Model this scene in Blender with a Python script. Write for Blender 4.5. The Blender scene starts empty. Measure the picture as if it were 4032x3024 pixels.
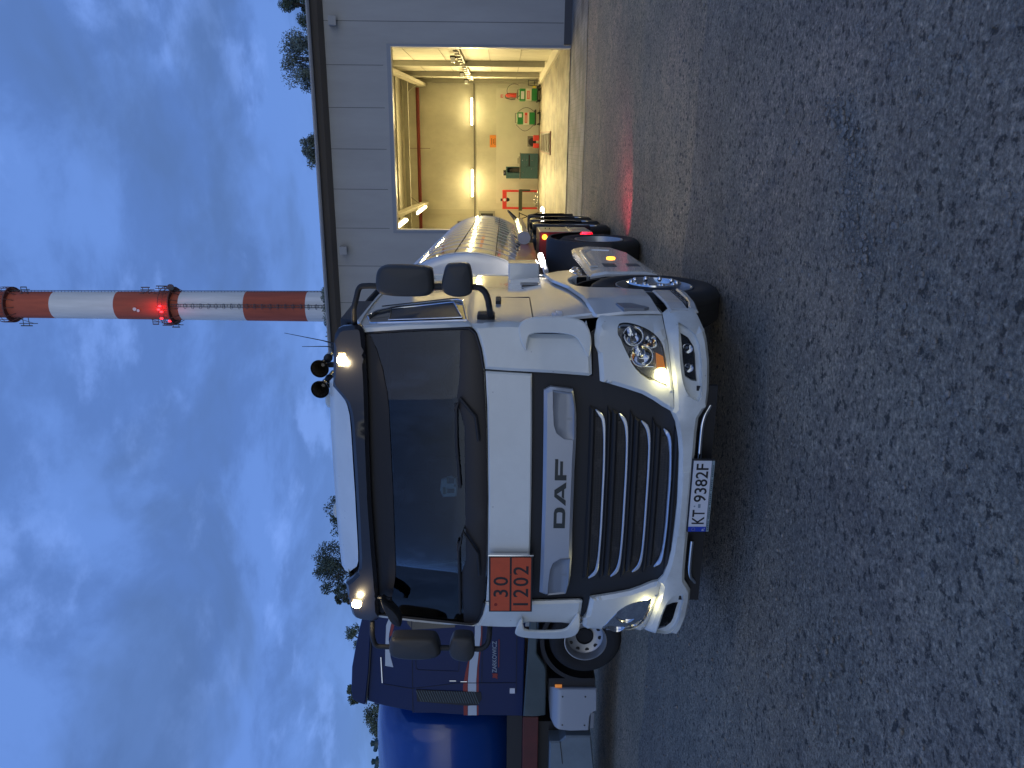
import bpy, bmesh, math, random
from mathutils import Vector, Matrix, geometry
random.seed(7)
sc = bpy.context.scene
# ---------------------------------------------------------------- camera
TH, PIT, ROLL, ZC = math.radians(17.4), math.radians(-.66), math.radians(.3), 1.70
U = Vector((0,0,1)); F0 = Vector((-math.sin(TH), math.cos(TH), 0)); R0 = Vector((math.cos(TH), math.sin(TH), 0))
Fw = F0*math.cos(PIT)+U*math.sin(PIT); Up = R0.cross(Fw)
Rr = R0*math.cos(ROLL)+Up*math.sin(ROLL); Up2 = -R0*math.sin(ROLL)+Up*math.cos(ROLL)
cd = bpy.data.cameras.new('camera'); cam = bpy.data.objects.new('camera', cd); sc.collection.objects.link(cam)
# the phone was held on its side: the picture's right is the world's down
cam.matrix_world = Matrix.Translation((0,0,ZC)) @ Matrix((-Up2, Rr, -Fw)).transposed().to_4x4()
cd.sensor_width = 36; cd.lens = 36*2990/4032; cd.clip_start = .05; cd.clip_end = 2000
sc.camera = cam
sc.view_settings.view_transform = 'Standard'; sc.view_settings.look = 'None'
sc.view_settings.exposure = 0; sc.view_settings.gamma = 1
try:
    sc.cycles.max_bounces = 8; sc.cycles.transparent_max_bounces = 12
    sc.cycles.sample_clamp_indirect = 4; sc.cycles.use_denoising = True; sc.cycles.caustics_reflective = False
except Exception: pass
# ---------------------------------------------------------------- world: blue dusk sky with broken cloud
def world():
    w = bpy.data.worlds.new('World'); sc.world = w; w.use_nodes = True
    nt = w.node_tree; N = nt.nodes; L = nt.links; N.clear()
    out = N.new('ShaderNodeOutputWorld'); bg = N.new('ShaderNodeBackground'); L.new(bg.outputs[0], out.inputs[0])
    tc = N.new('ShaderNodeTexCoord'); sep = N.new('ShaderNodeSeparateXYZ'); L.new(tc.outputs['Generated'], sep.inputs[0])
    def M(op, a, b=None, clamp=False):
        n = N.new('ShaderNodeMath'); n.operation = op; n.use_clamp = clamp
        for i, v in enumerate((a, b)):
            if v is None: continue
            if isinstance(v, (int, float)): n.inputs[i].default_value = v
            else: L.new(v, n.inputs[i])
        return n.outputs[0]
    def mix(f, a, b, mode='MIX'):
        n = N.new('ShaderNodeMixRGB'); n.blend_type = mode
        for i, v in enumerate((f, a, b)):
            if isinstance(v, (int, float)): n.inputs[i].default_value = v
            elif isinstance(v, tuple): n.inputs[i].default_value = (*v, 1)
            else: L.new(v, n.inputs[i])
        return n.outputs[0]
    z = M('MAXIMUM', sep.outputs[2], 0.0)
    # clouds lie on a flat layer overhead: project the direction on it
    zz = M('ADD', z, .22)
    cx = M('DIVIDE', sep.outputs[0], zz); cy = M('DIVIDE', sep.outputs[1], zz)
    comb = N.new('ShaderNodeCombineXYZ'); L.new(cx, comb.inputs[0]); L.new(cy, comb.inputs[1])
    def noise(scale, detail, off, rough=.55, dist=.3):
        mp = N.new('ShaderNodeMapping'); mp.inputs['Location'].default_value = off; L.new(comb.outputs[0], mp.inputs[0])
        n = N.new('ShaderNodeTexNoise'); n.inputs['Scale'].default_value = scale; n.inputs['Detail'].default_value = detail
        n.inputs['Roughness'].default_value = rough; n.inputs['Distortion'].default_value = dist
        L.new(mp.outputs[0], n.inputs['Vector']); return n.outputs[0]
    def ramp(f, a, b):
        n = N.new('ShaderNodeMapRange'); n.interpolation_type = 'SMOOTHERSTEP'
        n.inputs[1].default_value = a; n.inputs[2].default_value = b; L.new(f, n.inputs[0]); return n.outputs[0]
    big = ramp(noise(1.9, 7, (3.1, 7.7, 0), .60), .42, .60)
    wisp = ramp(noise(3.0, 8, (9.3, 1.2, 0), .58, .12), .53, .68)
    dark = ramp(noise(1.5, 5, (1.3, 4.2, 0), .55, .4), .46, .68)
    base = mix(big, (.112, .228, .585), (.152, .305, .77))
    lit = mix(M('MULTIPLY', wisp, .55), base, (.25, .45, 1.06))
    sky = mix(M('MULTIPLY', dark, .72), lit, (.098, .188, .43))
    hz = ramp(z, .34, .0)                                   # paler, greyer towards the horizon
    sky = mix(M('MULTIPLY', hz, .62), sky, (.20, .37, .72))
    # the sun has set behind the photographer: that half of the sky is brighter and whiter
    back = M('ADD', M('MULTIPLY', sep.outputs[1], -.85), M('MULTIPLY', sep.outputs[0], .35))
    bk = ramp(back, .05, .95)
    glow = M('MULTIPLY', bk, ramp(z, .42, .03))
    sky = mix(glow, sky, (1.12, 1.16, 1.14))
    L.new(sky, bg.inputs[0]); bg.inputs[1].default_value = .95
world()
ld = bpy.data.lights.new('dusk_glow', 'SUN'); ld.energy = .12; ld.angle = math.radians(40); ld.color = (1, .93, .85)
lo = bpy.data.objects.new('dusk_glow', ld); sc.collection.objects.link(lo)
lo.rotation_euler = Vector((-.37, .85, -.38)).to_track_quat('-Z', 'Y').to_euler()

# ---------------------------------------------------------------- materials
def mat(name, col, rough=.5, metal=0., coat=0., emit=None, estr=0., noise=None, bump=None, spec=.5, alpha=None):
    m = bpy.data.materials.new(name); m.use_nodes = True; nt = m.node_tree; b = nt.nodes['Principled BSDF']
    b.inputs['Base Color'].default_value = (*col, 1); b.inputs['Roughness'].default_value = rough
    b.inputs['Metallic'].default_value = metal; b.inputs['Coat Weight'].default_value = coat
    b.inputs['Coat Roughness'].default_value = .04; b.inputs['Specular IOR Level'].default_value = spec
    if emit: b.inputs['Emission Color'].default_value = (*emit, 1); b.inputs['Emission Strength'].default_value = estr
    tc = nt.nodes.new('ShaderNodeTexCoord')
    if noise:   # (scale, amount, stretch)
        mp = nt.nodes.new('ShaderNodeMapping'); mp.inputs['Scale'].default_value = noise[2] if len(noise) > 2 else (1,1,1)
        nt.links.new(tc.outputs['Object'], mp.inputs[0])
        n = nt.nodes.new('ShaderNodeTexNoise'); n.inputs['Scale'].default_value = noise[0]; n.inputs['Detail'].default_value = 8
        n.inputs['Roughness'].default_value = .65; nt.links.new(mp.outputs[0], n.inputs['Vector'])
        r = nt.nodes.new('ShaderNodeMapRange'); r.inputs[1].default_value = .3; r.inputs[2].default_value = .7
        r.inputs[3].default_value = 1-noise[1]; r.inputs[4].default_value = 1+noise[1]*.5
        nt.links.new(n.outputs[0], r.inputs[0])
        v = nt.nodes.new('ShaderNodeVectorMath'); v.operation = 'SCALE'; v.inputs[0].default_value = col
        nt.links.new(r.outputs[0], v.inputs['Scale']); nt.links.new(v.outputs[0], b.inputs['Base Color'])
        r2 = nt.nodes.new('ShaderNodeMapRange'); r2.inputs[3].default_value = max(rough-.08,0.02); r2.inputs[4].default_value = rough+.12
        nt.links.new(n.outputs[0], r2.inputs[0]); nt.links.new(r2.outputs[0], b.inputs['Roughness'])
    if bump:    # (scale, distance)
        n = nt.nodes.new('ShaderNodeTexNoise'); n.inputs['Scale'].default_value = bump[0]; n.inputs['Detail'].default_value = 5
        nt.links.new(tc.outputs['Object'], n.inputs['Vector'])
        bp = nt.nodes.new('ShaderNodeBump'); bp.inputs['Distance'].default_value = bump[1]; bp.inputs['Strength'].default_value = .8
        nt.links.new(n.outputs[0], bp.inputs['Height']); nt.links.new(bp.outputs[0], b.inputs['Normal'])
    return m
M_WHITE = mat('white_paint', (.70,.73,.70), .30, 0, .5, noise=(2.2,.10))
M_WHITE2 = mat('white_side_paint', (.72,.73,.70), .10, 0, 1.0, noise=(1.6,.05), spec=.9); M_MIR = mat('mirror_shell_black', (.036,.037,.038), .5, bump=(300,.0006))
M_BLK = mat('black_plastic', (.015,.016,.019), .6, bump=(300,.0006))
M_BLKG = mat('black_gloss_trim', (.012,.013,.017), .18, 0, .4)
M_DARK = mat('dark_interior', (.01,.012,.015), .8)
M_DASH = mat('dashboard_plastic', (.035,.033,.034), .7)
M_SEAT = mat('seat_fabric', (.007,.009,.013), .95)
M_SILV = mat('silver_paint', (.42,.45,.50), .38, .55, .3, noise=(3,.06))
M_SILV2 = mat('silver_paint_recess', (.26,.28,.31), .42, .5, .2)
M_CHR = mat('chrome', (.75,.77,.80), .12, 1)
M_SATIN = mat('satin_chrome_strip', (.62,.68,.78), .3, .8)
M_ALU = mat('brushed_aluminium', (.62,.62,.60), .28, 1, noise=(6,.1,(1,8,1)))
M_TYRE = mat('tyre_rubber', (.018,.018,.019), .82, noise=(9,.35), bump=(60,.002))
M_RIM = mat('rim_silver', (.42,.43,.44), .38, .7, noise=(7,.15))
M_GLS = mat('lamp_chrome_reflector', (.75,.77,.8), .08, 1)
M_RED = mat('red_chassis_paint', (.36,.012,.022), .35, 0, .4, noise=(4,.2))
M_DRED = mat('dark_red_frame', (.10,.018,.015), .5, noise=(4,.3))
M_BLUE = mat('blue_cab_paint', (.005,.018,.085), .42, 0, .08, noise=(1.2,.08), spec=.25)
M_BLUET = mat('blue_tank_paint', (.004,.045,.24), .16, 0, .5, noise=(1.5,.08), spec=.4)
M_GSK = mat('grey_green_skirt', (.075,.105,.115), .5, noise=(3,.15))
M_STRW = mat('stripe_white', (.50,.56,.62), .4); M_STRR = mat('stripe_red', (.26,.02,.015), .4)
M_ORG = mat('orange_plate', (.62,.085,.025), .45, noise=(20,.12)); M_INK = mat('black_print', (.012,.012,.014), .5)
M_PLW = mat('plate_white', (.66,.68,.72), .4); M_PLB = mat('plate_blue', (.01,.05,.42), .4)
M_DAF = mat('dark_letters', (.02,.03,.033), .35)
M_WARM = mat('lit_marker_lamp', (.9,.8,.6), .3, emit=(1,.80,.42), estr=70)
M_POS = mat('lit_position_lamp', (.9,.85,.5), .3, emit=(1,.9,.45), estr=30)
M_AMB = mat('amber_lamp_lit', (.9,.4,.05), .3, emit=(1,.42,.03), estr=4)
M_AMBU = mat('amber_lens', (.75,.22,.03), .2, 0, .5, emit=(1,.35,.08), estr=.35)
M_REDL = mat('red_lamp_lit', (.9,.05,.03), .3, emit=(1,.02,.03), estr=5)
M_LED = mat('work_lamp_lit', (1,1,1), .3, emit=(1,.93,.86), estr=14)
M_TUBE = mat('tube_lit', (1,1,1), .3, emit=(1,.86,.48), estr=9)
M_TANKW = mat('white_tank_paint', (.66,.67,.67), .16, .12, .9, noise=(1.2,.06))
M_STEEL = mat('hall_steel', (.30,.29,.24), .55, noise=(3,.12)); M_REDST = mat('hall_red_steel', (.16,.018,.014), .5)
def weather(m, z0=.30, z1=1.05, amt=.42, specks=True):
    nt = m.node_tree; N = nt.nodes; L = nt.links; b = N['Principled BSDF']; src = b.inputs['Base Color'].links[0].from_socket
    tc = N.new('ShaderNodeTexCoord'); sp = N.new('ShaderNodeSeparateXYZ'); L.new(tc.outputs['Object'], sp.inputs[0])
    n = N.new('ShaderNodeTexNoise'); n.inputs['Scale'].default_value = 3.5; n.inputs['Detail'].default_value = 9; n.inputs['Roughness'].default_value = .7; L.new(tc.outputs['Object'], n.inputs['Vector'])
    a = N.new('ShaderNodeMapRange'); a.inputs[1].default_value = z1; a.inputs[2].default_value = z0; L.new(sp.outputs[2], a.inputs[0])
    c = N.new('ShaderNodeMapRange'); c.inputs[1].default_value = .35; c.inputs[2].default_value = .7; c.inputs[4].default_value = amt; L.new(n.outputs[0], c.inputs[0])
    d = N.new('ShaderNodeMath'); d.operation = 'MULTIPLY'; L.new(a.outputs[0], d.inputs[0]); L.new(c.outputs[0], d.inputs[1])
    mx = N.new('ShaderNodeMixRGB'); L.new(d.outputs[0], mx.inputs[0]); L.new(src, mx.inputs[1]); mx.inputs[2].default_value = (.16,.15,.13,1); last = mx.outputs[0]
    if specks:
        v = N.new('ShaderNodeTexVoronoi'); v.inputs['Scale'].default_value = 16; L.new(tc.outputs['Object'], v.inputs['Vector'])
        e = N.new('ShaderNodeMapRange'); e.inputs[1].default_value = .10; e.inputs[2].default_value = .05; L.new(v.outputs['Distance'], e.inputs[0])
        g = N.new('ShaderNodeSeparateXYZ'); L.new(v.outputs['Color'], g.inputs[0]); h = N.new('ShaderNodeMath'); h.operation = 'GREATER_THAN'; h.inputs[1].default_value = .80; L.new(g.outputs[0], h.inputs[0])
        k = N.new('ShaderNodeMath'); k.operation = 'MULTIPLY'; L.new(e.outputs[0], k.inputs[0]); L.new(h.outputs[0], k.inputs[1])
        k2 = N.new('ShaderNodeMath'); k2.operation = 'MULTIPLY'; k2.inputs[1].default_value = .45; L.new(k.outputs[0], k2.inputs[0])
        m2 = N.new('ShaderNodeMixRGB'); L.new(k2.outputs[0], m2.inputs[0]); L.new(last, m2.inputs[1]); m2.inputs[2].default_value = (.12,.11,.10,1); last = m2.outputs[0]
    L.new(last, b.inputs['Base Color'])
weather(M_WHITE); weather(M_WHITE2, amt=.5, specks=False)
def glass(name, tint, rough=.01, fac=1.0):
    m = bpy.data.materials.new(name); m.use_nodes = True; nt = m.node_tree; N = nt.nodes; L = nt.links; N.clear()
    o = N.new('ShaderNodeOutputMaterial'); mx = N.new('ShaderNodeMixShader'); t = N.new('ShaderNodeBsdfTransparent')
    g = N.new('ShaderNodeBsdfGlossy'); fr = N.new('ShaderNodeFresnel'); fr.inputs[0].default_value = 1.5
    t.inputs[0].default_value = (*tint, 1); g.inputs['Roughness'].default_value = rough
    ml = N.new('ShaderNodeMath'); ml.operation = 'MULTIPLY'; ml.inputs[1].default_value = fac
    L.new(fr.outputs[0], ml.inputs[0]); L.new(ml.outputs[0], mx.inputs[0]); L.new(t.outputs[0], mx.inputs[1]); L.new(g.outputs[0], mx.inputs[2])
    L.new(mx.outputs[0], o.inputs[0]); return m
M_WIND = glass('windscreen_glass', (.52,.62,.70), .01, 1.05)
M_SIDEG = glass('side_window_glass', (.42,.46,.46), .01, 1.6); M_SIDEC = glass('passenger_window_glass', (.88,.92,.92), .01, .8)
M_LENS = glass('lamp_lens', (.93,.94,.95), .01, 1.0)

# ---------------------------------------------------------------- helpers
def shade(me, ang=35):
    for p in me.polygons: p.use_smooth = True
    try: me.set_sharp_from_angle(angle=math.radians(ang))
    except Exception: pass
def wpos(o):
    p = Vector((0,0,0)); 
    while o is not None: p = p + o.location; o = o.parent
    return p
def link(name, me, m, parent=None, bevel=0, seg=2):
    """me is in world coordinates; put it under its parent without moving it"""
    o = bpy.data.objects.new(name, me); sc.collection.objects.link(o)
    if m is not None and not me.materials: me.materials.append(m)
    if parent is not None:
        o.parent = parent; me.transform(Matrix.Translation(-wpos(parent)))
    if bevel:
        b = o.modifiers.new('bevel', 'BEVEL'); b.width = bevel; b.segments = seg; b.limit_method = 'ANGLE'; b.angle_limit = math.radians(50)
        b.harden_normals = False
    return o
def tag(o, label, cat, group=None):
    o['label'] = label; o['category'] = cat
    if group: o['group'] = group
    return o
def empty(name, loc, label, cat, group=None):
    o = bpy.data.objects.new(name, None); o.empty_display_size = .1; sc.collection.objects.link(o); o.location = loc
    return tag(o, label, cat, group)
def struct(o): o['kind'] = 'structure'; return o
class MB:
    def __init__(s): s.v = []; s.f = []; s.mi = []; s.mats = []; s.cur = 0
    def use(s, m):
        if m not in s.mats: s.mats.append(m)
        s.cur = s.mats.index(m); return s
    def add(s, vs, fs):
        n = len(s.v); s.v += [tuple(v) for v in vs]; s.f += [tuple(i+n for i in f) for f in fs]; s.mi += [s.cur]*len(fs); return s
    def box(s, x0, x1, y0, y1, z0, z1):
        return s.add([(x0,y0,z0),(x1,y0,z0),(x1,y1,z0),(x0,y1,z0),(x0,y0,z1),(x1,y0,z1),(x1,y1,z1),(x0,y1,z1)],
                     [(0,3,2,1),(4,5,6,7),(0,1,5,4),(1,2,6,5),(2,3,7,6),(3,0,4,7)])
    def bar(s, a, b, w, h=None, up=(0,0,1)):
        a, b = Vector(a), Vector(b); h = h or w; d = (b-a).normalized(); u = Vector(up)
        if abs(d.dot(u)) > .98: u = Vector((0,1,0))
        r = d.cross(u).normalized(); u = r.cross(d).normalized()
        vs = [p + r*(i*w/2) + u*(j*h/2) for p in (a, b) for i, j in ((-1,-1),(1,-1),(1,1),(-1,1))]
        return s.add(vs, [(0,1,2,3),(7,6,5,4),(0,4,5,1),(1,5,6,2),(2,6,7,3),(3,7,4,0)])
    def tube(s, pts, r, n=12, cap=True):
        pts = [Vector(p) for p in pts]; rs = r if isinstance(r, (list, tuple)) else [r]*len(pts)
        base = len(s.v); ref = None; rings = []
        for i, p in enumerate(pts):
            d = (pts[min(i+1, len(pts)-1)] - pts[max(i-1, 0)]).normalized()
            if ref is None: ref = d.orthogonal().normalized()
            ref = (ref - d*ref.dot(d)).normalized(); bi = d.cross(ref)
            rings.append([p + (ref*math.cos(2*math.pi*k/n) + bi*math.sin(2*math.pi*k/n))*rs[i] for k in range(n)])
        vs = [v for r_ in rings for v in r_]; fs = []
        for i in range(len(pts)-1):
            for k in range(n): fs.append((i*n+k, i*n+(k+1)%n, (i+1)*n+(k+1)%n, (i+1)*n+k))
        if cap: fs += [tuple(range(n))[::-1], tuple((len(pts)-1)*n+k for k in range(n))]
        return s.add(vs, fs)
    def lathe(s, prof, c, axis='x', n=32, arc=None, sgn=1):
        """prof: (along axis, radius)"""
        a0, a1 = arc or (0, 2*math.pi); full = arc is None; m = n if full else n+1; vs = []; fs = []
        for (h, r) in prof:
            for k in range(m):
                t = a0 + (a1-a0)*k/n; p, q = r*math.cos(t), r*math.sin(t); h_ = h*sgn
                vs.append({'x':(c[0]+h_, c[1]+p, c[2]+q), 'y':(c[0]+p, c[1]+h_, c[2]+q), 'z':(c[0]+p, c[1]+q, c[2]+h_)}[axis])
        for i in range(len(prof)-1):
            for k in range(n if full else m-1):
                k2 = (k+1) % m; fs.append((i*m+k, i*m+k2, (i+1)*m+k2, (i+1)*m+k))
        return s.add(vs, fs)
    def prism(s, pts, fn0, fn1):
        """polygon pts (a,b); fn0/fn1 map to the two faces"""
        n = len(pts); vs = [fn0(*p) for p in pts] + [fn1(*p) for p in pts]
        tri = geometry.tessellate_polygon([[Vector((p[0],p[1],0)) for p in pts]])
        fs = [tuple(t) for t in tri] + [tuple(i+n for i in t[::-1]) for t in tri] + [(i, (i+1)%n, (i+1)%n+n, i+n) for i in range(n)]
        return s.add(vs, fs)
    def mesh(s, name='mesh', sm=None):
        me = bpy.data.meshes.new(name); me.from_pydata(s.v, [], s.f)
        for m in s.mats: me.materials.append(m)
        if len(s.mats) > 1: me.polygons.foreach_set('material_index', s.mi)
        bm = bmesh.new(); bm.from_mesh(me); bmesh.ops.recalc_face_normals(bm, faces=bm.faces); bm.to_mesh(me); bm.free()
        if sm: shade(me, sm)
        me.update(); return me
    def build(s, name, m, parent=None, bevel=0, sm=None, seg=2):
        if m is not None and not s.mats: s.mats = [m]
        return link(name, s.mesh(name, sm), None if s.mats else m, parent, bevel, seg)
def inside(p, poly):
    x, y = p; c = False; n = len(poly)
    for i in range(n):
        x1, y1 = poly[i]; x2, y2 = poly[i-1]
        if (y1 > y) != (y2 > y) and x < (x2-x1)*(y-y1)/(y2-y1)+x1: c = not c
    return c
def smooth_poly(pts, it=1):
    for _ in range(it):
        q = []
        for i, p in enumerate(pts):
            n = pts[(i+1) % len(pts)]; q += [(.75*p[0]+.25*n[0], .75*p[1]+.25*n[1]), (.25*p[0]+.75*n[0], .25*p[1]+.75*n[1])]
        pts = q
    return pts
def resample(pts, step, closed=True):
    out = []; n = len(pts)
    for i in range(n if closed else n-1):
        a, b = pts[i], pts[(i+1) % n]; d = math.hypot(b[0]-a[0], b[1]-a[1]); k = max(1, int(d/step))
        for j in range(k): out.append((a[0]+(b[0]-a[0])*j/k, a[1]+(b[1]-a[1])*j/k))
    return out
def offset(pts, d):
    A = sum(pts[i-1][0]*pts[i][1]-pts[i][0]*pts[i-1][1] for i in range(len(pts))); s = 1 if A > 0 else -1
    q = []; n = len(pts)
    for i in range(n):
        a, p, b = pts[i-1], pts[i], pts[(i+1) % n]
        e1 = Vector((p[0]-a[0], p[1]-a[1])); e2 = Vector((b[0]-p[0], b[1]-p[1]))
        if e1.length < 1e-6 or e2.length < 1e-6: q.append(p); continue
        e1.normalize(); e2.normalize(); nn = Vector((-(e1.y+e2.y), e1.x+e2.x))
        if nn.length < 1e-4: q.append(p); continue
        nn.normalize(); c = max(.5, nn.dot(Vector((-e1.y, e1.x))))
        q.append((p[0]+nn.x*s*d/c, p[1]+nn.y*s*d/c))
    return q
def patch(name, pts, m, parent, fn, thick=.03, roll=0, rollw=.02, holes=(), grid=.05, sm=27, step=.05):
    """sheet cut to pts (a,b), laid on the surface fn(a,b,off), rounded over at its rim"""
    pts = resample(pts, step); loops = [pts]; hl = [resample(h, step) for h in holes]; loops += hl
    inner = []
    if roll:
        q = [p for p in offset(pts, rollw) if inside(p, pts) and min((p[0]-o[0])**2+(p[1]-o[1])**2 for o in pts) > (rollw*.80)**2 and all(min((p[0]-o[0])**2+(p[1]-o[1])**2 for o in h) > (rollw*.5)**2 and not inside(p, h) for h in hl)]
        inner = [q] if len(q) > 3 else []
    verts = []; edges = []
    for lp in loops + inner:
        n0 = len(verts); verts += [Vector(p) for p in lp]; edges += [(n0+i, n0+(i+1) % len(lp)) for i in range(len(lp))]
    xs = [p[0] for p in pts]; ys = [p[1] for p in pts]
    a = min(xs)+grid/2
    while a < max(xs):
        b = min(ys)+grid/2
        while b < max(ys):
            if inside((a, b), pts) and not any(inside((a, b), h) for h in hl):
                near = min((a-p[0])**2+(b-p[1])**2 for lp in loops+inner for p in lp)
                if near > (grid*.45)**2: verts.append(Vector((a, b)))
            b += grid
        a += grid
    V, E_, Fc, oV, oE, oF = geometry.delaunay_2d_cdt(verts, edges, [], 0, 1e-5)
    rim = set()
    nb = len(pts) + sum(len(h) for h in hl)
    for i, o in enumerate(oV):
        if any(k < nb for k in o): rim.add(i)
    orim = {i for i, o in enumerate(oV) if any(k < len(pts) for k in o)}
    tris = []
    for f in Fc:
        c = (sum(V[i][0] for i in f)/len(f), sum(V[i][1] for i in f)/len(f))
        if inside(c, pts) and not any(inside(c, h) for h in hl): tris.append(tuple(f))
    used = sorted({i for f in tris for i in f}); idx = {v: k for k, v in enumerate(used)}; n = len(used)
    top = [fn(V[i][0], V[i][1], roll if (i in orim and roll) else 0) for i in used]
    bot = [fn(V[i][0], V[i][1], thick) for i in used]
    fs = [tuple(idx[i] for i in f) for f in tris]; cnt = {}
    for f in fs:
        for i in range(len(f)):
            e = (f[i], f[(i+1) % len(f)]); cnt[e] = 1
    side = [(e[0], e[1], e[1]+n, e[0]+n) for e in cnt if (e[1], e[0]) not in cnt]
    mb = MB(); mb.add(top+bot, fs + [tuple(i+n for i in f[::-1]) for f in fs] + side)
    return mb.build(name, m, parent, sm=sm)
def area_lamp(loc, direction, sx, sy, power, col, spread=None):
    d = bpy.data.lights.new('lamp_light', 'AREA'); d.shape = 'RECTANGLE'; d.size = sx; d.size_y = sy; d.energy = power; d.color = col
    if spread: d.spread = spread
    o = bpy.data.objects.new('lamp_light', d); sc.collection.objects.link(o); o.location = loc
    o.rotation_euler = Vector(direction).to_track_quat('-Z', 'Y').to_euler(); return o
_f = {}
def text_mesh(body, ex, ez, org, w, h, ny=(0,0,0), spacing=1.0, thick=.0):
    """flat lettering fitted to w x h, lower left corner at org"""
    cu = bpy.data.curves.new('t', 'FONT'); cu.body = body; cu.size = 1; cu.space_character = spacing; cu.resolution_u = 3; cu.offset = thick
    o = bpy.data.objects.new('t', cu); sc.collection.objects.link(o); bpy.context.view_layer.update()
    me = bpy.data.meshes.new_from_object(o.evaluated_get(bpy.context.evaluated_depsgraph_get()))
    bpy.data.objects.remove(o)
    xs = [v.co.x for v in me.vertices]; ys = [v.co.y for v in me.vertices]
    x0, x1, y0, y1 = min(xs), max(xs), min(ys), max(ys); ex, ez, org = Vector(ex), Vector(ez), Vector(org)
    for v in me.vertices: v.co = org + ex*((v.co.x-x0)/(x1-x0)*w) + ez*((v.co.y-y0)/(y1-y0)*h)
    return me

# ================================================================ GROUND AND SETTING
def ground_mat():
    m = bpy.data.materials.new('yard_gravel'); m.use_nodes = True; nt = m.node_tree; N = nt.nodes; L = nt.links; b = N['Principled BSDF']
    tc = N.new('ShaderNodeTexCoord')
    def nz(s, d, r=.6, st=(1,1,1)):
        mp = N.new('ShaderNodeMapping'); mp.inputs['Scale'].default_value = st; L.new(tc.outputs['Object'], mp.inputs[0])
        n = N.new('ShaderNodeTexNoise'); n.inputs['Scale'].default_value = s; n.inputs['Detail'].default_value = d; n.inputs['Roughness'].default_value = r
        L.new(mp.outputs[0], n.inputs['Vector']); return n.outputs[0]
    def vo(s, feat='F1', rnd=1):
        n = N.new('ShaderNodeTexVoronoi'); n.feature = feat; n.inputs['Scale'].default_value = s; n.inputs['Randomness'].default_value = rnd
        L.new(tc.outputs['Object'], n.inputs['Vector']); return n
    def mr(f, a, b_, c, d):
        n = N.new('ShaderNodeMapRange'); L.new(f, n.inputs[0])
        for i, v in zip((1,2,3,4), (a, b_, c, d)): n.inputs[i].default_value = v
        return n.outputs[0]
    def mx(f, a, b_, mode='MIX'):
        n = N.new('ShaderNodeMixRGB'); n.blend_type = mode
        for i, v in enumerate((f, a, b_)):
            if isinstance(v, (int, float)): n.inputs[i].default_value = v
            elif isinstance(v, tuple): n.inputs[i].default_value = (*v, 1)
            else: L.new(v, n.inputs[i])
        return n.outputs[0]
    def mt(op, a, b_):
        n = N.new('ShaderNodeMath'); n.operation = op
        for i, v in enumerate((a, b_)):
            if isinstance(v, (int, float)): n.inputs[i].default_value = v
            else: L.new(v, n.inputs[i])
        return n.outputs[0]
    patches = nz(.55, 6, .6, (1,.6,1)); fine = nz(46, 8, .75); stones = vo(75); pits = nz(17, 6, .68); lumps = nz(24, 4, .6)
    sizes = nz(5, 4, .6)
    c = mx(mr(patches, .35, .65, 0, 1), (.085,.092,.105), (.135,.142,.150))
    c = mx(mr(nz(3.2, 6, .7), .42, .62, 0, .55), c, (.062,.070,.085))
    c = mx(mr(fine, .38, .68, 0, 1), mx(1.0, c, (.55,.56,.58), 'MULTIPLY'), mx(1.0, c, (1.6,1.56,1.52), 'MULTIPLY'))
    sc_ = mx(.55, (1,1,1), mx(1.0, stones.outputs['Color'], (1.3,1.3,1.3), 'MULTIPLY'))
    bw = N.new('ShaderNodeRGBToBW'); L.new(sc_, bw.inputs[0])
    c = mx(.6, c, bw.outputs[0], 'MULTIPLY')
    c = mx(mr(pits, .545, .61, 0, .85), c, (.012,.015,.02)); c = mx(mr(lumps, .54, .64, 0, .6), c, mx(1.0, c, (1.75,1.75,1.7), 'MULTIPLY'))
    # an older, smoother strip of surfacing lies beyond a ragged edge; a few dark tyre-worn lanes cross the yard
    sp = N.new('ShaderNodeSeparateXYZ'); L.new(tc.outputs['Object'], sp.inputs[0])
    wob = mt('MULTIPLY', mr(nz(1.3, 5, .6), 0, 1, -.5, .5), .55); yy = mt('ADD', mt('ADD', sp.outputs[1], mt('MULTIPLY', sp.outputs[0], .06)), wob)
    far = mr(yy, 7.13, 7.17, 0, 1); mid = mr(yy, 10.0, 10.5, 0, 1)
    c = mx(far, c, mx(1.0, c, (1.28,1.22,1.10), 'MULTIPLY')); c = mx(mid, c, mx(1.0, c, (1.12,1.08,1.0), 'MULTIPLY'))
    lane = mr(nz(.8, 4, .55, (.22,1.3,1)), .56, .68, 0, .32); c = mx(lane, c, mx(1.0, c, (.55,.58,.62), 'MULTIPLY'))
    tint = mr(nz(.35, 3, .5), .45, .65, 0, .5); c = mx(tint, c, mx(1.0, c, (1.12,.98,1.0), 'MULTIPLY'))
    oil = mr(nz(1.1, 3, .5, (1,1,1)), .66, .72, 0, .4); c = mx(oil, c, (.02,.02,.022))
    L.new(mx(1.0, c, (4.7,3.9,2.8), 'MULTIPLY'), b.inputs['Base Color']); b.inputs['Roughness'].default_value = .82; b.inputs['Specular IOR Level'].default_value = .35
    h = mt('ADD', mt('MULTIPLY', mr(stones.outputs['Distance'], 0, .55, 1, 0), .55), mt('MULTIPLY', fine, .45))
    h = mt('ADD', h, mt('MULTIPLY', mr(pits, .3, .7, 1, 0), 1.1)); h = mt('ADD', mt('ADD', h, mt('MULTIPLY', lumps, 1.2)), mt('MULTIPLY', sizes, 1.2))
    bp = N.new('ShaderNodeBump'); bp.inputs['Distance'].default_value = .045; bp.inputs['Strength'].default_value = 1.0
    L.new(h, bp.inputs['Height']); L.new(bp.outputs[0], b.inputs['Normal']); return m
M_GRND = ground_mat()
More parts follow.
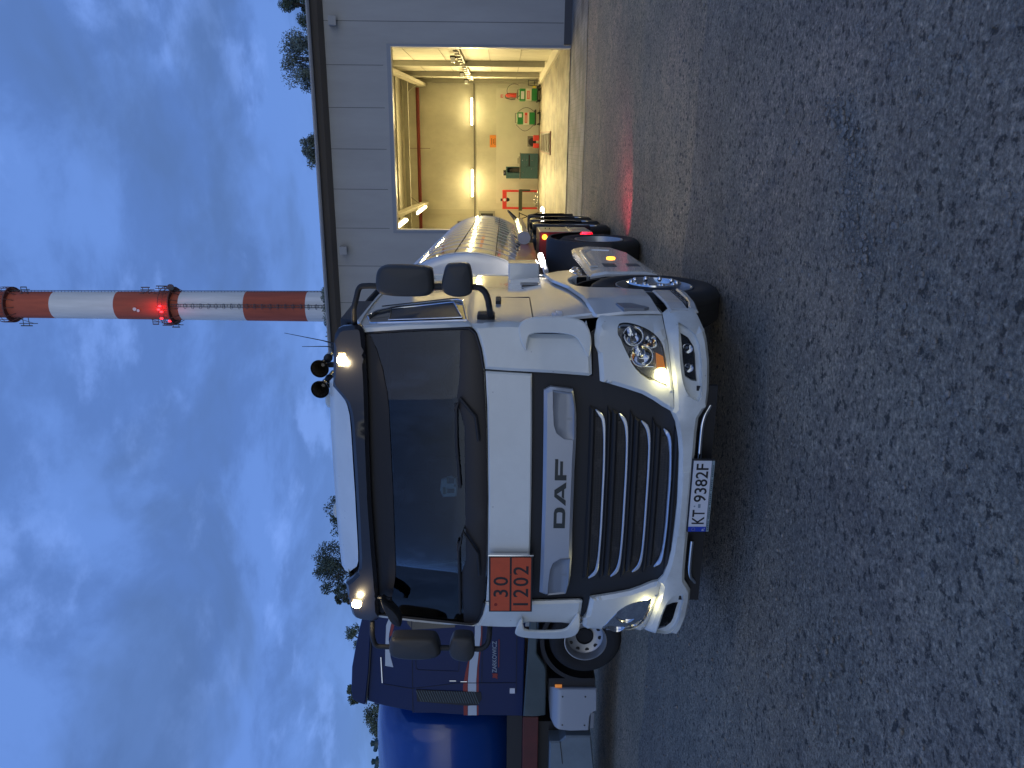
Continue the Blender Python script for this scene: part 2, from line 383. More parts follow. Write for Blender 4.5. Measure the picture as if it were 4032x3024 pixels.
def ground():
    from mathutils import noise as mn
    def H(x, y):
        d = math.hypot(x, y)
        f = max(0, 1-d/9)
        h = .018*mn.noise((x*.9, y*.9, 0)) + .008*mn.noise((x*3, y*3, 5)) + .012*math.exp(-((y-7.1-.25*x)/.10)**2)*(1 if x > -.6 else 0)
        e = min(1, max(0, (x+.95)/.3)) if y > 4.2 else 1
        e2 = min(1, max(0, (x+5.6)/.5)*1) if x < -4 else 1
        return h*min(1, f*2.0)*max(e if x > -1.6 else 0, 0) if y > 4.2 else h*min(1, f*2)*min(1, max(0, (4.6-y)/.4)) if y > 4.2 else h*min(1, f*2)
    mb = MB(); xs = [-300,-120,-60,-30,-16]+[-9+.09*i for i in range(160)]+[6,9,16,30,60,150,300]
    ys = [-60,-20,-5]+[0+.09*i for i in range(110)]+[10.5,12,14,17,21,40,80,150,300,600]
    vs = [(x, y, H(x, y) if (-8.9 < x < 5.2 and .1 < y < 9.7) else 0) for y in ys for x in xs]; nx = len(xs)
    fs = [(j*nx+i, j*nx+i+1, (j+1)*nx+i+1, (j+1)*nx+i) for j in range(len(ys)-1) for i in range(nx-1)]
    # the hall floor is its own sheet 20 mm up, so the yard may run under it
    mb.add(vs, fs); o = mb.build('ground', M_GRND, sm=60); struct(o)
ground()
def loose_stones():
    ico = bmesh.new(); bmesh.ops.create_icosphere(ico, subdivisions=1, radius=1); iv = [v.co.copy() for v in ico.verts]; jf = [tuple(v.index for v in f.verts) for f in ico.faces]; ico.free()
    rnd = random.Random(3); mb = MB()
    for _ in range(9000):
        k = rnd.random()
        if k < .025: t = rnd.random(); x = -.5+.8*t; y = 3.64+.44*t+.05*math.sin(t*9)+rnd.gauss(0,.09)
        else:
            y = .6+7.4*rnd.random()**1.2; x = rnd.uniform(-6.5, 4.5)
            if y > 4.4 and -3.7 < x < -.9: continue
        s = .004+.013*rnd.random()**4+(.006*rnd.random()**3 if k < .10 else 0); sx, sy, sz = s*rnd.uniform(.8,1.5), s*rnd.uniform(.8,1.4), s*rnd.uniform(.4,.8)
        a = rnd.random()*6.28; ca, sa = math.cos(a), math.sin(a)
        mb.add([(x+(v.x*ca*sx-v.y*sa*sy), y+(v.x*sa*sx+v.y*ca*sy), v.z*sz+sz*.3) for v in iv], jf)
    o = mb.build('gravel', mat('loose_stone', (.25,.225,.19), .85, noise=(40,.6)), sm=60); o['kind'] = 'stuff'
    tag(o, 'loose grey pebbles and grit lying on the yard', 'gravel')
loose_stones()

# ---------------------------------------------------------------- hall
YF, DX0, DX1, DZ, GX0, GX1, GZ = 21.05, -2.21, 2.40, 4.62, -5.6, 14.0, 6.58
def corr_mat(name, col, rough, axis_scale, amt, metal=0):
    m = mat(name, col, rough, metal, noise=(.6,.08)); nt = m.node_tree; N = nt.nodes; L = nt.links; b = N['Principled BSDF']
    tc = N.new('ShaderNodeTexCoord'); mp = N.new('ShaderNodeMapping'); mp.inputs['Scale'].default_value = axis_scale
    L.new(tc.outputs['Object'], mp.inputs[0]); w = N.new('ShaderNodeTexWave'); w.inputs['Scale'].default_value = 1; w.wave_profile = 'SAW'
    L.new(mp.outputs[0], w.inputs[0]); bp = N.new('ShaderNodeBump'); bp.inputs['Distance'].default_value = amt
    L.new(w.outputs[0], bp.inputs['Height']); L.new(bp.outputs[0], b.inputs['Normal']); return m
M_FAC = mat('hall_cladding_blue_grey', (.33,.335,.33), .5, noise=(1.1,.16,(1,1,.22)), bump=(3,.004))
M_FLOOR = None
def floor_mat():
    m = bpy.data.materials.new('hall_concrete_floor'); m.use_nodes = True; nt = m.node_tree; N = nt.nodes; L = nt.links; b = N['Principled BSDF']
    tc = N.new('ShaderNodeTexCoord'); mp = N.new('ShaderNodeMapping'); mp.inputs['Scale'].default_value = (1,.35,1); L.new(tc.outputs['Object'], mp.inputs[0])
    n = N.new('ShaderNodeTexNoise'); n.inputs['Scale'].default_value = 1.3; n.inputs['Detail'].default_value = 8; n.inputs['Roughness'].default_value = .65; L.new(mp.outputs[0], n.inputs['Vector'])
    r = N.new('ShaderNodeValToRGB'); e = r.color_ramp.elements; e[0].position = .40; e[0].color = (.07,.06,.045,1); e[1].position = .66; e[1].color = (.30,.27,.20,1)
    e2 = r.color_ramp.elements.new(.50); e2.color = (.17,.145,.10,1)
    L.new(n.outputs[0], r.inputs[0]); L.new(r.outputs[0], b.inputs['Base Color']); b.inputs['Roughness'].default_value = .6; return m
M_FLOOR = floor_mat()
M_IWALL = mat('hall_inner_wall', (.64,.62,.52), .6, noise=(.9,.22,(1,1,.6))); M_ICEIL = mat('hall_roof_sheet', (.50,.48,.40), .6, noise=(1,.1))
def paver_mat():
    m = bpy.data.materials.new('paver_apron'); m.use_nodes = True; nt = m.node_tree; N = nt.nodes; L = nt.links; b = N['Principled BSDF']
    tc = N.new('ShaderNodeTexCoord'); br = N.new('ShaderNodeTexBrick'); br.inputs['Scale'].default_value = 1
    br.inputs['Brick Width'].default_value = .2; br.inputs['Row Height'].default_value = .1; br.inputs['Mortar Size'].default_value = .006
    br.inputs['Color1'].default_value = (.20,.19,.17,1); br.inputs['Color2'].default_value = (.28,.265,.235,1); br.inputs['Mortar'].default_value = (.05,.05,.05,1)
    L.new(tc.outputs['Object'], br.inputs[0]); n = N.new('ShaderNodeTexNoise'); n.inputs['Scale'].default_value = 1.4; n.inputs['Detail'].default_value = 8; L.new(tc.outputs['Object'], n.inputs['Vector'])
    mr = N.new('ShaderNodeMapRange'); mr.inputs[1].default_value = .3; mr.inputs[2].default_value = .65; mr.inputs[3].default_value = .35; mr.inputs[4].default_value = 1.15; L.new(n.outputs[0], mr.inputs[0])
    v = N.new('ShaderNodeVectorMath'); v.operation = 'SCALE'; L.new(br.outputs[0], v.inputs[0]); L.new(mr.outputs[0], v.inputs['Scale']); L.new(v.outputs[0], b.inputs['Base Color'])
    b.inputs['Roughness'].default_value = .75; bp = N.new('ShaderNodeBump'); bp.inputs['Distance'].default_value = .006; bp.invert = True; L.new(br.outputs['Fac'], bp.inputs['Height']); L.new(bp.outputs[0], b.inputs['Normal']); return m
rn = random.Random(11); mb = MB(); edge = [(-5.6+i*.6, 16.95+.10*rn.uniform(-1,1)) for i in range(34)]
mb.add([(x, y, .010) for x, y in edge]+[(x, YF+.02, .010) for x, y in edge], [(i, i+1, i+1+len(edge), i+len(edge)) for i in range(len(edge)-1)])
struct(mb.build('pavement', paver_mat()))
hall = empty('industrial_hall', (0, YF, 0), 'long grey metal-clad workshop hall with one big open lit doorway', 'hall')
mb = MB(); t = .12
mb.box(GX0, DX0-.06, YF, YF+t, .2, GZ-.2).box(DX1+.06, GX1, YF, YF+t, .2, GZ-.2).box(DX0-.06, DX1+.06, YF, YF+t, DZ+.05, GZ-.2)
mb.build('front_wall', M_FAC, hall)
mb = MB(); mb.box(GX0, DX0-.08, YF-.012, YF+t-.01, 0, .2).box(DX1+.08, GX1, YF-.012, YF+t-.01, 0, .2)
mb.build('base_course', mat('hall_plinth', (.06,.062,.07), .7), hall)
M_JT = mat('joint_dark', (.07,.075,.09), .6)  # dark colour of the thin strips marking the cladding joints
for x in [GX0+.34+1.03*k for k in range(19)]:
    MB().box(x-.006, x+.006, YF-.004, YF, DZ+.2 if DX0-.05 < x < DX1+.05 else .22, GZ-.22).build('panel_joint', M_JT, hall)
mb = MB()   # flashing round the doorway
mb.box(DX0-.08, DX0, YF-.015, YF-.001, 0.02, DZ+.10).box(DX1, DX1+.06, YF-.015, YF-.001, .02, DZ+.10).box(DX0, DX1, YF-.015, YF-.001, DZ, DZ+.10)
mb.build('door_flashing', mat('door_trim', (.22,.24,.27), .5), hall, .004)
mb = MB(); mb.box(DX1-.012, DX1, YF-.018, YF+.3, .02, DZ).box(DX0, DX1-.012, YF-.018, YF+.3, DZ-.012, DZ).box(DX0, DX0+.012, YF-.018, YF+.3, .02, DZ-.012)
mb.build('door_frame', mat('door_liner', (.62,.60,.54), .4), hall)
# eaves: overhang, fascia strip and gutter
prof = [(-.34, GZ-.02), (-.30, GZ+.06), (-.12, GZ+.06), (.2, GZ+.08), (.2, GZ-.22), (-.02, GZ-.30), (-.20, GZ-.20)]
mb = MB(); mb.prism(prof, lambda a, b: (GX0, YF+a, b), lambda a, b: (GX1, YF+a, b)); mb.build('eaves', mat('eaves_brown_grey', (.10,.092,.088), .6), hall)
mb = MB(); g = [(math.cos(t_)*.075, math.sin(t_)*.075) for t_ in [math.pi+math.pi*k/8 for k in range(9)]]
mb.prism(g+[(a*.9, b*.9) for a, b in g[::-1]], lambda a, b: (GX0, YF-.42+a, GZ+.01+b), lambda a, b: (GX1, YF-.42+a, GZ+.01+b))
mb.build('gutter', mat('gutter_metal', (.42,.47,.56), .35, .5), hall, sm=40)
mb = MB(); mb.box(GX0-.05, GX0, YF-.5, YF+.2, GZ-.1, GZ+.08); mb.build('gutter_end', M_WHITE, hall)
# roof, side and rear walls
YB = 39.1
mb = MB(); mb.add([(GX0, YF+.2, GZ+.07), (GX1, YF+.2, GZ+.07), (GX1, YB, GZ+.1), (GX0, YB, GZ+.1), (GX0, YF+.2, GZ+.15), (GX1, YF+.2, GZ+.15), (GX1, YB, GZ+.2), (GX0, YB, GZ+.2)], [(3,2,1,0), (4,5,6,7), (0,1,5,4), (1,2,6,5), (2,3,7,6), (3,0,4,7)])
mb.build('roof', M_ICEIL, hall)
mb = MB(); mb.box(GX0, 3.05, YB, YB+.15, 0, GZ+.1); mb.build('rear_wall', M_IWALL, hall)
mb = MB(); mb.box(3.05, 3.2, YF+t+.002, YB+.15, 0, GZ+.05); mb.build('partition_wall', M_IWALL, hall)
mb = MB(); mb.box(GX0, GX0+.12, YF+t+.002, YB, 0, GZ+.05); mb.build('side_wall', M_IWALL, hall)
mb = MB(); mb.box(-2.75, 2.67, YB-.035, YB-.001, .02, 2.11); mb.build('wall_lining', mat('lining_panel', (.68,.66,.57), .5, noise=(1.2,.08)), hall)
mb = MB(); mb.box(GX0+.12, 3.05, YF-.0, YB, -.02, .035); struct(mb.build('floor', M_FLOOR))
for yy in (30.95, 35.4, 38.9): MB().box(2.85, 3.04, yy-.09, yy+.09, .2, GZ-.05).build('wall_column', M_STEEL, hall)
mb = MB()
for zc in (1.15, 2.25, 3.9, 5.1):
    mb.box(3.034, 3.049, YF+.3, YB-.05, zc-.012, zc+.012)
for zc in (): pass
mb.build('wall_seam', mat('seam_beige', (.36,.34,.28), .6), hall)  # thin strips in a darker beige mark the wall seams
mb = MB(); mb.box(2.7, 3.04, YF+.3, YB-.1, .036, .12); mb.build('skirting', mat('skirting_concrete', (.58,.55,.46), .5), hall)
M_RAF = mat('rafter_steel', (.50,.47,.38), .5)
for x0 in (2.75, -2.75): MB().bar((x0, 27.0, 6.45), (x0, 39.0, 5.62), .14, .34).build('rafter', M_RAF, hall)
for x0, s_ in ((2.75, -1), (-2.75, 1), (-2.75, -1)): MB().bar((x0, 37.6, 5.7), (x0+s_*.45, 37.6, 6.3), .05).build('brace', M_STEEL, hall)
for yy, zz in ((26, 6.52), (28.5, 6.52), (31.2, 6.50), (34, 6.45), (36.2, 6.22)): MB().box(GX0+.15, 3.04, yy-.09, yy+.09, zz-.2, zz).build('purlin', M_STEEL, hall)
mb = MB(); mb.tube([(GX0+.2, 38.75, 5.87), (2.62, 38.75, 5.87)], .085, 12); mb.box(-5.4, -5.28, 38.7, 38.9, 0.04, 5.8); mb.build('red_tie_beam', M_REDST, hall)
mb = MB(); mb.box(DX0-.10, DX0-.02, YF+.35, YF+.45, .04, DZ+.6); mb.build('red_jamb_post', M_REDST, hall)
mb = MB(); mb.tube([(-.14, 38.6, 6.45), (-.14, 38.6, 5.3)], .012, 6); mb.build('hanging_rod', M_DRED, hall)
mb = MB(); mb.box(-3.35, -3.05, YB-.05, YB-.002, .04, GZ); mb.build('wall_pilaster', mat('pilaster', (.56,.54,.45), .6), hall)
mb = MB(); mb.box(-4.6, -3.12, YB-.10, YB-.051, 2.16, 2.97); fr = mb.build('window', mat('window_frame_grey', (.30,.31,.28), .4), hall, .005)
mb = MB(); mb.box(-4.5, -3.24, YB-.115, YB-.101, 2.26, 2.87); mb.build('pane', mat('dark_pane', (.05,.055,.06), .2), fr)
mb = MB(); mb.box(-4.5, -3.64, YB-.10, YB-.002, 3.3, 4.05); fr = mb.build('vent', mat('vent_frame', (.16,.15,.13), .5), hall, .005)
mb = MB()
for k in range(8): mb.box(-4.44, -3.70, YB-.12, YB-.101, 3.36+k*.082, 3.40+k*.082)
mb.build('slat', M_DASH, fr)
mb = MB(); mb.box(-5.4, 2.9, YB-.10, YB-.002, 3.15, 3.21); mb.box(2.93, 3.03, 23.0, YB-.1, 3.18, 3.22)
for k in range(17): mb.box(2.90, 3.03, 23.2+k*.9, 23.45+k*.9, 3.225, 3.40)
mb.build('cable_tray', mat('cable_tray_grey', (.20,.19,.16), .5, .4), hall)
# camera-like floodlights under the eaves
for k, (x, z_) in enumerate(((2.95, 6.0), (-2.75, 6.05))):
    o = empty('eaves_lamp', (x, YF, z_), ['small unlit flood lamp under the eaves near the picture edge', 'small unlit flood lamp under the eaves close to the white cab'][k], 'lamp', 'flood lamps under the hall eaves')
    mb = MB(); mb.box(x-.02, x+.02, YF-.20, YF-.001, z_+.10, z_+.14); mb.build('bracket', M_STEEL, o)
    mb = MB(); mb.prism([(-.02,.12),(-.30,.10),(-.24,-.08),(-.10,-.02)], lambda a, b: (x-.11, YF+a, z_+b), lambda a, b: (x+.11, YF+a, z_+b)); mb.build('housing', mat('lamp_grey', (.36,.37,.38), .4), o, .008)

WARM = (1, .78, .35)
def tube_lamp(x0, x1, y, z, label, power, drop=.05):
    o = empty('tube_lamp', ((x0+x1)/2, y, z), label, 'tube lamp', 'tube lamps in the hall')
    mb = MB(); mb.box(x0-.04, x1+.04, y+.03, y+.11, z-.05, z+.05); mb.build('lamp_body', mat('lamp_body_grey', (.5,.5,.46), .5), o, .01)
    mb = MB(); mb.tube([(x0, y-.02, z), (x1, y-.02, z)], .05, 12); mb.build('tube', M_TUBE, o, sm=60)
    area_lamp(((x0+x1)/2, y-.09, z), (0, -1, -.1), (x1-x0), .1, power, WARM)
    for dx in (-.3, .3):     # the tube also lights the wall it hangs on
        l = bpy.data.lights.new('tube_glow', 'POINT'); l.energy = power*.04; l.color = WARM; l.shadow_soft_size = .12
        q = bpy.data.objects.new('tube_glow', l); sc.collection.objects.link(q); q.location = ((x0+x1)/2+dx, y-.22, z)
    return o
tube_lamp(.95, 2.18, 38.85, 3.285, 'lit tube lamp on the rear wall above the green welding machines', 270)
tube_lamp(-2.42, -1.12, 38.85, 3.285, 'brighter lit tube lamp on the rear wall above the red press', 390)
def ceil_lamp(x, y0, y1, z, label, power):
    o = empty('ceiling_lamp', (x, (y0+y1)/2, z), label, 'ceiling lamp', 'lamps hung under the hall roof')
    mb = MB(); mb.box(x-.09, x+.09, y0-.05, y1+.05, z+.03, z+.10); mb.build('lamp_body', mat('lamp_body_grey', (.5,.5,.46), .5), o, .01)
    mb = MB(); mb.tube([(x, y0, z), (x, y1, z)], .06, 12); mb.build('tube', M_TUBE, o, sm=60)
    area_lamp((x, (y0+y1)/2, z-.09), (0, 0, -1), .15, (y1-y0), power, WARM); return o
ceil_lamp(-2.72, 32.5, 36.0, 5.33, 'lit lamp hung from the left rafter inside the hall', 190)
ceil_lamp(-2.40, 23.5, 26.0, 4.98, 'lit lamp at the top left corner of the doorway', 150)
ceil_lamp(.6, 23.5, 26.0, 6.25, 'lit lamp hidden above the door head inside the hall', 130)
ceil_lamp(1.2, 29.5, 32.0, 6.3, 'added unseen lamp high under the roof, brightening the middle of the hall', 210)  # added out of sight to spread light through the hall
for k, yy in enumerate((28.6, 34.6, 38.2)):
    o = empty('wall_spotlight', (2.9, yy, 3.5), ['nearest small white box on the partition wall cable tray', 'middle small white box on the partition wall cable tray', 'farthest small white box on the partition wall cable tray'][k], 'wall lamp', 'white boxes along the cable tray')
    mb = MB(); mb.box(2.76, 2.92, yy-.12, yy+.12, 3.44, 3.58); mb.build('housing', M_PLW, o, .01)
    mb = MB(); mb.box(2.90, 3.0, yy+.13, yy+.16, 3.40, 3.62); mb.build('bracket', M_BLK, o)
mb = MB(); mb.box(3.0, 3.046, 25.2, 25.6, 2.55, 2.9); tag(mb.build('wall_label', M_PLW, None, .004), 'small pale switch box on the partition wall near the doorway', 'switch box')

# ---------------------------------------------------------------- things inside the hall
o = empty('wall_sign', (.21, YB-.04, 2.27), 'orange sign with three lines of dark print on the rear wall', 'sign')
mb = MB(); mb.box(-.07, .50, YB-.05, YB-.037, 2.115, 2.42); mb.build('sign_board', mat('orange_sign', (.85,.30,.05), .5), o, .003)
for k, (w_, z_) in enumerate(((.30, 2.335), (.22, 2.25), (.32, 2.165))):
    mb = MB(); x = .21-w_/2
    while x < .21+w_/2-.01:
        l = .02+.02*((int(x*1000)*7) % 3); mb.box(x, min(x+l, .21+w_/2), YB-.053, YB-.0505, z_-.018, z_+.018); x += l+.010
    mb.build('print_line', M_DRED, o)
M_WG = mat('welder_green', (.010,.19,.04), .35, noise=(4,.12)); M_WW = mat('welder_white', (.62,.6,.52), .45); M_WR = mat('welder_red_band', (.62,.05,.035), .4)
def welder(x0, x1, y, z0, z1, label, gun):
    o = empty('welding_machine', ((x0+x1)/2, y, .035), label, 'welding machine', 'green welding machines by the rear wall')
    d = .85; cx = (x0+x1)/2
    mb = MB(); mb.box(x0, x1, y, y+d, z0, z1); mb.build('body', M_WG, o, .02)
    zb = z0+(z1-z0)*.32; zt = z0+(z1-z0)*.66
    mb = MB(); mb.box(x0-.004, x1+.004, y-.01, y+d-.02, zb, zt); mb.build('white_band', M_WW, o, .004)
    mb = MB(); mb.box(x0+.06, x1-.10 if gun else x1-.02, y-.018, y-.011, zb+.09, zt-.07); b = mb.build('red_label', M_WR, o)
    mb = MB()
    for k in range(6): mb.box(x0+.10+k*.05, x0+.13+k*.05, y-.021, y-.0185, zb+.12, zt-.10)
    mb.build('label_print', M_WW, b)
    mb = MB(); mb.box(x0+(.06 if gun else .30), x0+(.40 if gun else .46), y-.016, y-.001, z1-.21, z1-.06); mb.build('control_panel', M_PLW, o, .004)
    mb = MB(); mb.box(x0-.03, x1+.12, y-.05, y+d+.35, z0-.06, z0-.002); mb.build('trolley', M_BLK, o, .01)
    for sx in (x0, x1-.03):
        for yy in (y+.02, y+d):
            mb = MB(); mb.lathe([(-.025,.0),(-.025,.06),(.025,.06),(.025,0)], (sx+.02, yy, .095), 'x', 18); mb.build('wheel', M_TYRE, o, sm=40)
    mb = MB(); mb.tube([(x1-.06, y+.02, z1), (x1-.05, y+.02, z1+.09), (x0+.06, y+.02, z1+.09), (x0+.05, y+.02, z1)], .014, 8); mb.build('handle', M_BLK, o, sm=60)
    mb = MB()
    if gun: pts = [(cx+.30*math.cos(t_)+.15, y-.05, z1+.25+.34*math.sin(t_)) for t_ in [k*math.pi/12-.6 for k in range(19)]]
    else: pts = [(x0-.02-.28*math.sin(k*math.pi/14), y-.05, z1+.05-(z1-z0)*k/14) for k in range(15)]
    mb.tube(pts, .011, 6); mb.build('cable', M_INK, o, sm=60)
    if not gun:
        mb = MB(); mb.tube([(x1+.02+.18*math.sin(k*math.pi/14), y-.05, z1-.05-(z1-z0)*.9*k/14) for k in range(15)], .011, 6); mb.build('cable', M_INK, o, sm=60)
    return o
welder(2.02, 2.54, 37.5, .20, 1.01, 'green and white welding machine in the corner, with a red hose pack above it', True)
welder(.98, 1.51, 37.5, .29, 1.11, 'green and white welding machine standing clear of the corner on a black trolley', False)
o = empty('fire_extinguisher', (2.35, YB-.2, 1.2), 'red extinguisher on the rear wall above the corner welding machine', 'extinguisher')
mb = MB(); mb.lathe([(0,0),(0,.10),(.42,.10),(.5,.05),(.53,0)], (2.32, YB-.18, 1.15), 'z', 18); mb.build('cylinder', M_WR, o, sm=40)
mb = MB(); mb.tube([(2.32, YB-.18, 1.68), (2.20, YB-.2, 1.66), (2.14, YB-.2, 1.4), (2.16, YB-.2, 1.2)], .02, 8); mb.build('hose', M_BLK, o, sm=60)
o = tag(MB().box(2.22, 2.36, YB-.045, YB-.037, 1.78, 1.90).build('safety_sign', M_WR, None), 'small red and white square sign over the extinguisher', 'sign')
mb = MB(); mb.box(2.25, 2.33, YB-.048, YB-.0455, 1.80, 1.83).box(2.25, 2.27, YB-.048, YB-.0455, 1.83, 1.88).box(2.31, 2.33, YB-.048, YB-.0455, 1.83, 1.88); mb.build('sign_symbol', M_PLW, o)
o = empty('handling_trolley', (2.72, 37.3, .035), 'black angled trolley frame leaning in the hall corner', 'trolley')
mb = MB()
for dx in (0, .22): mb.bar((2.62+dx, 37.2, .06), (2.70+dx, 37.7, .62), .035).bar((2.62+dx, 37.2, .09), (2.62+dx, 36.7, .09), .035)
for t_ in (.1, .5, .98): mb.bar((2.62+.08*t_, 37.2+.5*t_, .06+.56*t_), (2.84+.08*t_, 37.2+.5*t_, .06+.56*t_), .03)
mb.build('frame', M_BLK, o)
mb = MB(); mb.box(2.56, 2.62, 37.0, 37.4, .28, .42); mb.build('yellow_wedge', mat('yellow_plastic', (.6,.5,.05), .5), o, .01)
o = empty('bench_grinder', (.2, 37.8, .035), 'low machine with two red blocks and a dark round plate', 'grinder')
mb = MB(); mb.box(-.08, .13, 37.8, 38.3, .06, .335).box(.25, .50, 37.8, 38.3, .06, .335); mb.build('red_block', M_WR, o, .015)
mb = MB(); mb.box(-.02, .46, 38.1, 38.2, .3, .60); mb.build('back_plate', mat('plate_grey', (.16,.16,.14), .6), o, .01)
mb = MB(); mb.lathe([(0,0),(0,.17),(.05,.19),(.1,.17),(.1,.06)], (.2, 37.97, .38), 'y', 24); mb.build('round_guard', M_BLK, o, sm=40)
M_CB = mat('cabinet_petrol', (.045,.115,.14), .4, noise=(3,.1))
o = empty('tool_cabinet', (-.9, 37.7, .035), 'wide petrol blue workshop cabinet with drawers and round knobs', 'cabinet')
mb = MB(); mb.box(-1.49, -.33, 37.8, 38.6, .09, .93); mb.build('carcass', M_CB, o, .01)
mb = MB(); mb.box(-1.52, -.30, 37.74, 38.62, .931, .965); mb.build('worktop', mat('worktop_grey', (.2,.2,.18), .6), o, .005)
for (a, b_, c, d_) in ((-.92,-.36,.75,.92), (-.92,-.36,.56,.73), (-.92,-.36,.30,.46), (-1.46,-.96,.70,.92), (-1.46,-.96,.12,.68)):
    mb = MB(); mb.box(a, b_, 37.775, 37.799, c, d_); dr = mb.build('drawer' if d_-c < .3 else 'door', M_CB, o, .006)
    mb = MB(); mb.lathe([(0,.0),(0,.02),(.03,.03),(.03,0)], ((a+b_)/2 if d_-c < .3 else b_-.08, 37.745, (c+d_)/2), 'y', 12); mb.build('knob', M_CHR, dr, sm=40)
mb = MB(); mb.box(-.92, -.40, 37.79, 37.80, .48, .54); mb.build('open_slot', M_INK, o)
o = empty('cabinet_box', (-1.2, 37.9, .97), 'petrol blue open-fronted box standing on the left of the wide cabinet', 'box')
mb = MB(); mb.box(-1.49, -1.22, 37.9, 38.4, .967, 1.62).box(-1.22, -.95, 37.9, 38.4, 1.56, 1.62).box(-1.22, -.95, 38.36, 38.4, .967, 1.56).box(-.98, -.95, 37.9, 38.36, .967, 1.56); mb.build('box_shell', M_CB, o, .006)
mb = MB(); mb.box(-1.2, -1.0, 38.0, 38.3, .97, 1.3).box(-1.18, -1.04, 38.02, 38.3, 1.3, 1.45); mb.build('contents', M_DASH, o, .01)
o = empty('small_monitor', (-1.24, 38.0, 1.62), 'small black box on top of the petrol blue open box', 'box'); mb = MB(); mb.box(-1.36, -1.11, 37.95, 38.3, 1.622, 1.75); mb.build('case', M_BLK, o, .01)
mb = MB(); mb.lathe([(0,0),(0,.03),(.01,.0)], (-1.24, 37.938, 1.69), 'y', 12); mb.build('dial', M_CHR, o)
o = empty('steel_vice', (-.65, 37.9, .97), 'dark grey stepped tool rest on the right of the wide cabinet', 'tool'); mb = MB(); mb.box(-.83, -.47, 37.9, 38.2, .967, 1.02).box(-.80, -.55, 37.95, 38.15, 1.02, 1.07); mb.build('rest', M_STEEL, o, .01)
M_PR = mat('press_red', (.60,.035,.03), .4, noise=(4,.1))
o = empty('workshop_press', (-2.48, 37.8, .035), 'red upright workshop press frame with dark cross beam', 'press')
mb = MB()
for x in (-2.93, -2.12): mb.box(x, x+.09, 37.8, 38.0, .05, 1.79)
mb.box(-2.84, -2.12, 37.79, 38.01, 1.58, 1.79); mb.build('frame', M_PR, o, .01)
mb = MB(); mb.box(-3.0, -2.0, 37.72, 38.05, .83, 1.0).box(-2.08, -1.99, 37.7, 37.78, .45, .95); mb.build('cross_beam', mat('press_dark_green', (.035,.045,.03), .5), o, .01)
mb = MB(); mb.lathe([(0,.05),(.10,.10),(.16,.07),(.30,.06)], (-2.49, 37.9, 1.44), 'z', 20); mb.build('ram', M_BLK, o, sm=40)
mb = MB(); mb.lathe([(0,0),(0,.07),(.02,.07),(.02,0)], (-2.49, 37.77, 1.68), 'y', 18); mb.build('gauge', M_PLW, o, sm=40)
mb = MB(); mb.box(-2.56, -2.44, 37.85, 38.0, 1.79, 1.88); mb.build('pump', M_BLK, o, .01)
mb = MB(); mb.box(-2.95, -2.02, 37.7, 38.1, .04, .10)
for k in range(5): mb.box(-2.8+k*.15, -2.72+k*.15, 37.75, 37.95, .10, .2+.05*(k % 3))
mb.build('base', M_CHR, o, .01)
o = empty('folding_stool', (-3.25, 36.9, .035), 'dark folding stand half hidden beside the red press', 'stand')
mb = MB(); mb.bar((-3.0, 36.9, .05), (-3.35, 36.9, 1.0), .04).bar((-3.4, 36.9, .05), (-3.05, 36.9, .95), .04).bar((-3.4, 36.9, .98), (-3.0, 36.9, .98), .05); mb.build('frame', M_BLK, o)
o = empty('floor_pit', (.1, 33, .035), 'dark inspection opening in the hall floor with planks laid in it', 'pit')
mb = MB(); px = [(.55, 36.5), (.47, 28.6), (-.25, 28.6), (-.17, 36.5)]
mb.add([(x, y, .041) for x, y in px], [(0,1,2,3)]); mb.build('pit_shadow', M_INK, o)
mb = MB()
for k in range(5): y = 29.6+k*1.35; mb.box(-.19+.01*k, .46, y, y+.28, .043, .07)
mb.build('plank', mat('old_plank', (.10,.075,.05), .7, noise=(3,.3)), o)
mb = MB(); mb.bar((.50, 28.55, .055), (.58, 36.5, .055), .05).bar((-.28, 28.55, .055), (-.2, 36.5, .055), .05).bar((-.28, 28.58, .055), (.5, 28.58, .055), .05); mb.build('pit_edge', M_DRED, o)
mb = MB(); mb.box(-5.4, -.3, 31.35, 31.39, .036, .0405); struct(mb.build('floor_joint', M_INK))
mb = MB(); mb.box(-5.4, 2.9, 25.6, 25.63, .036, .0405); struct(mb.build('floor_edge_line', M_PLW))

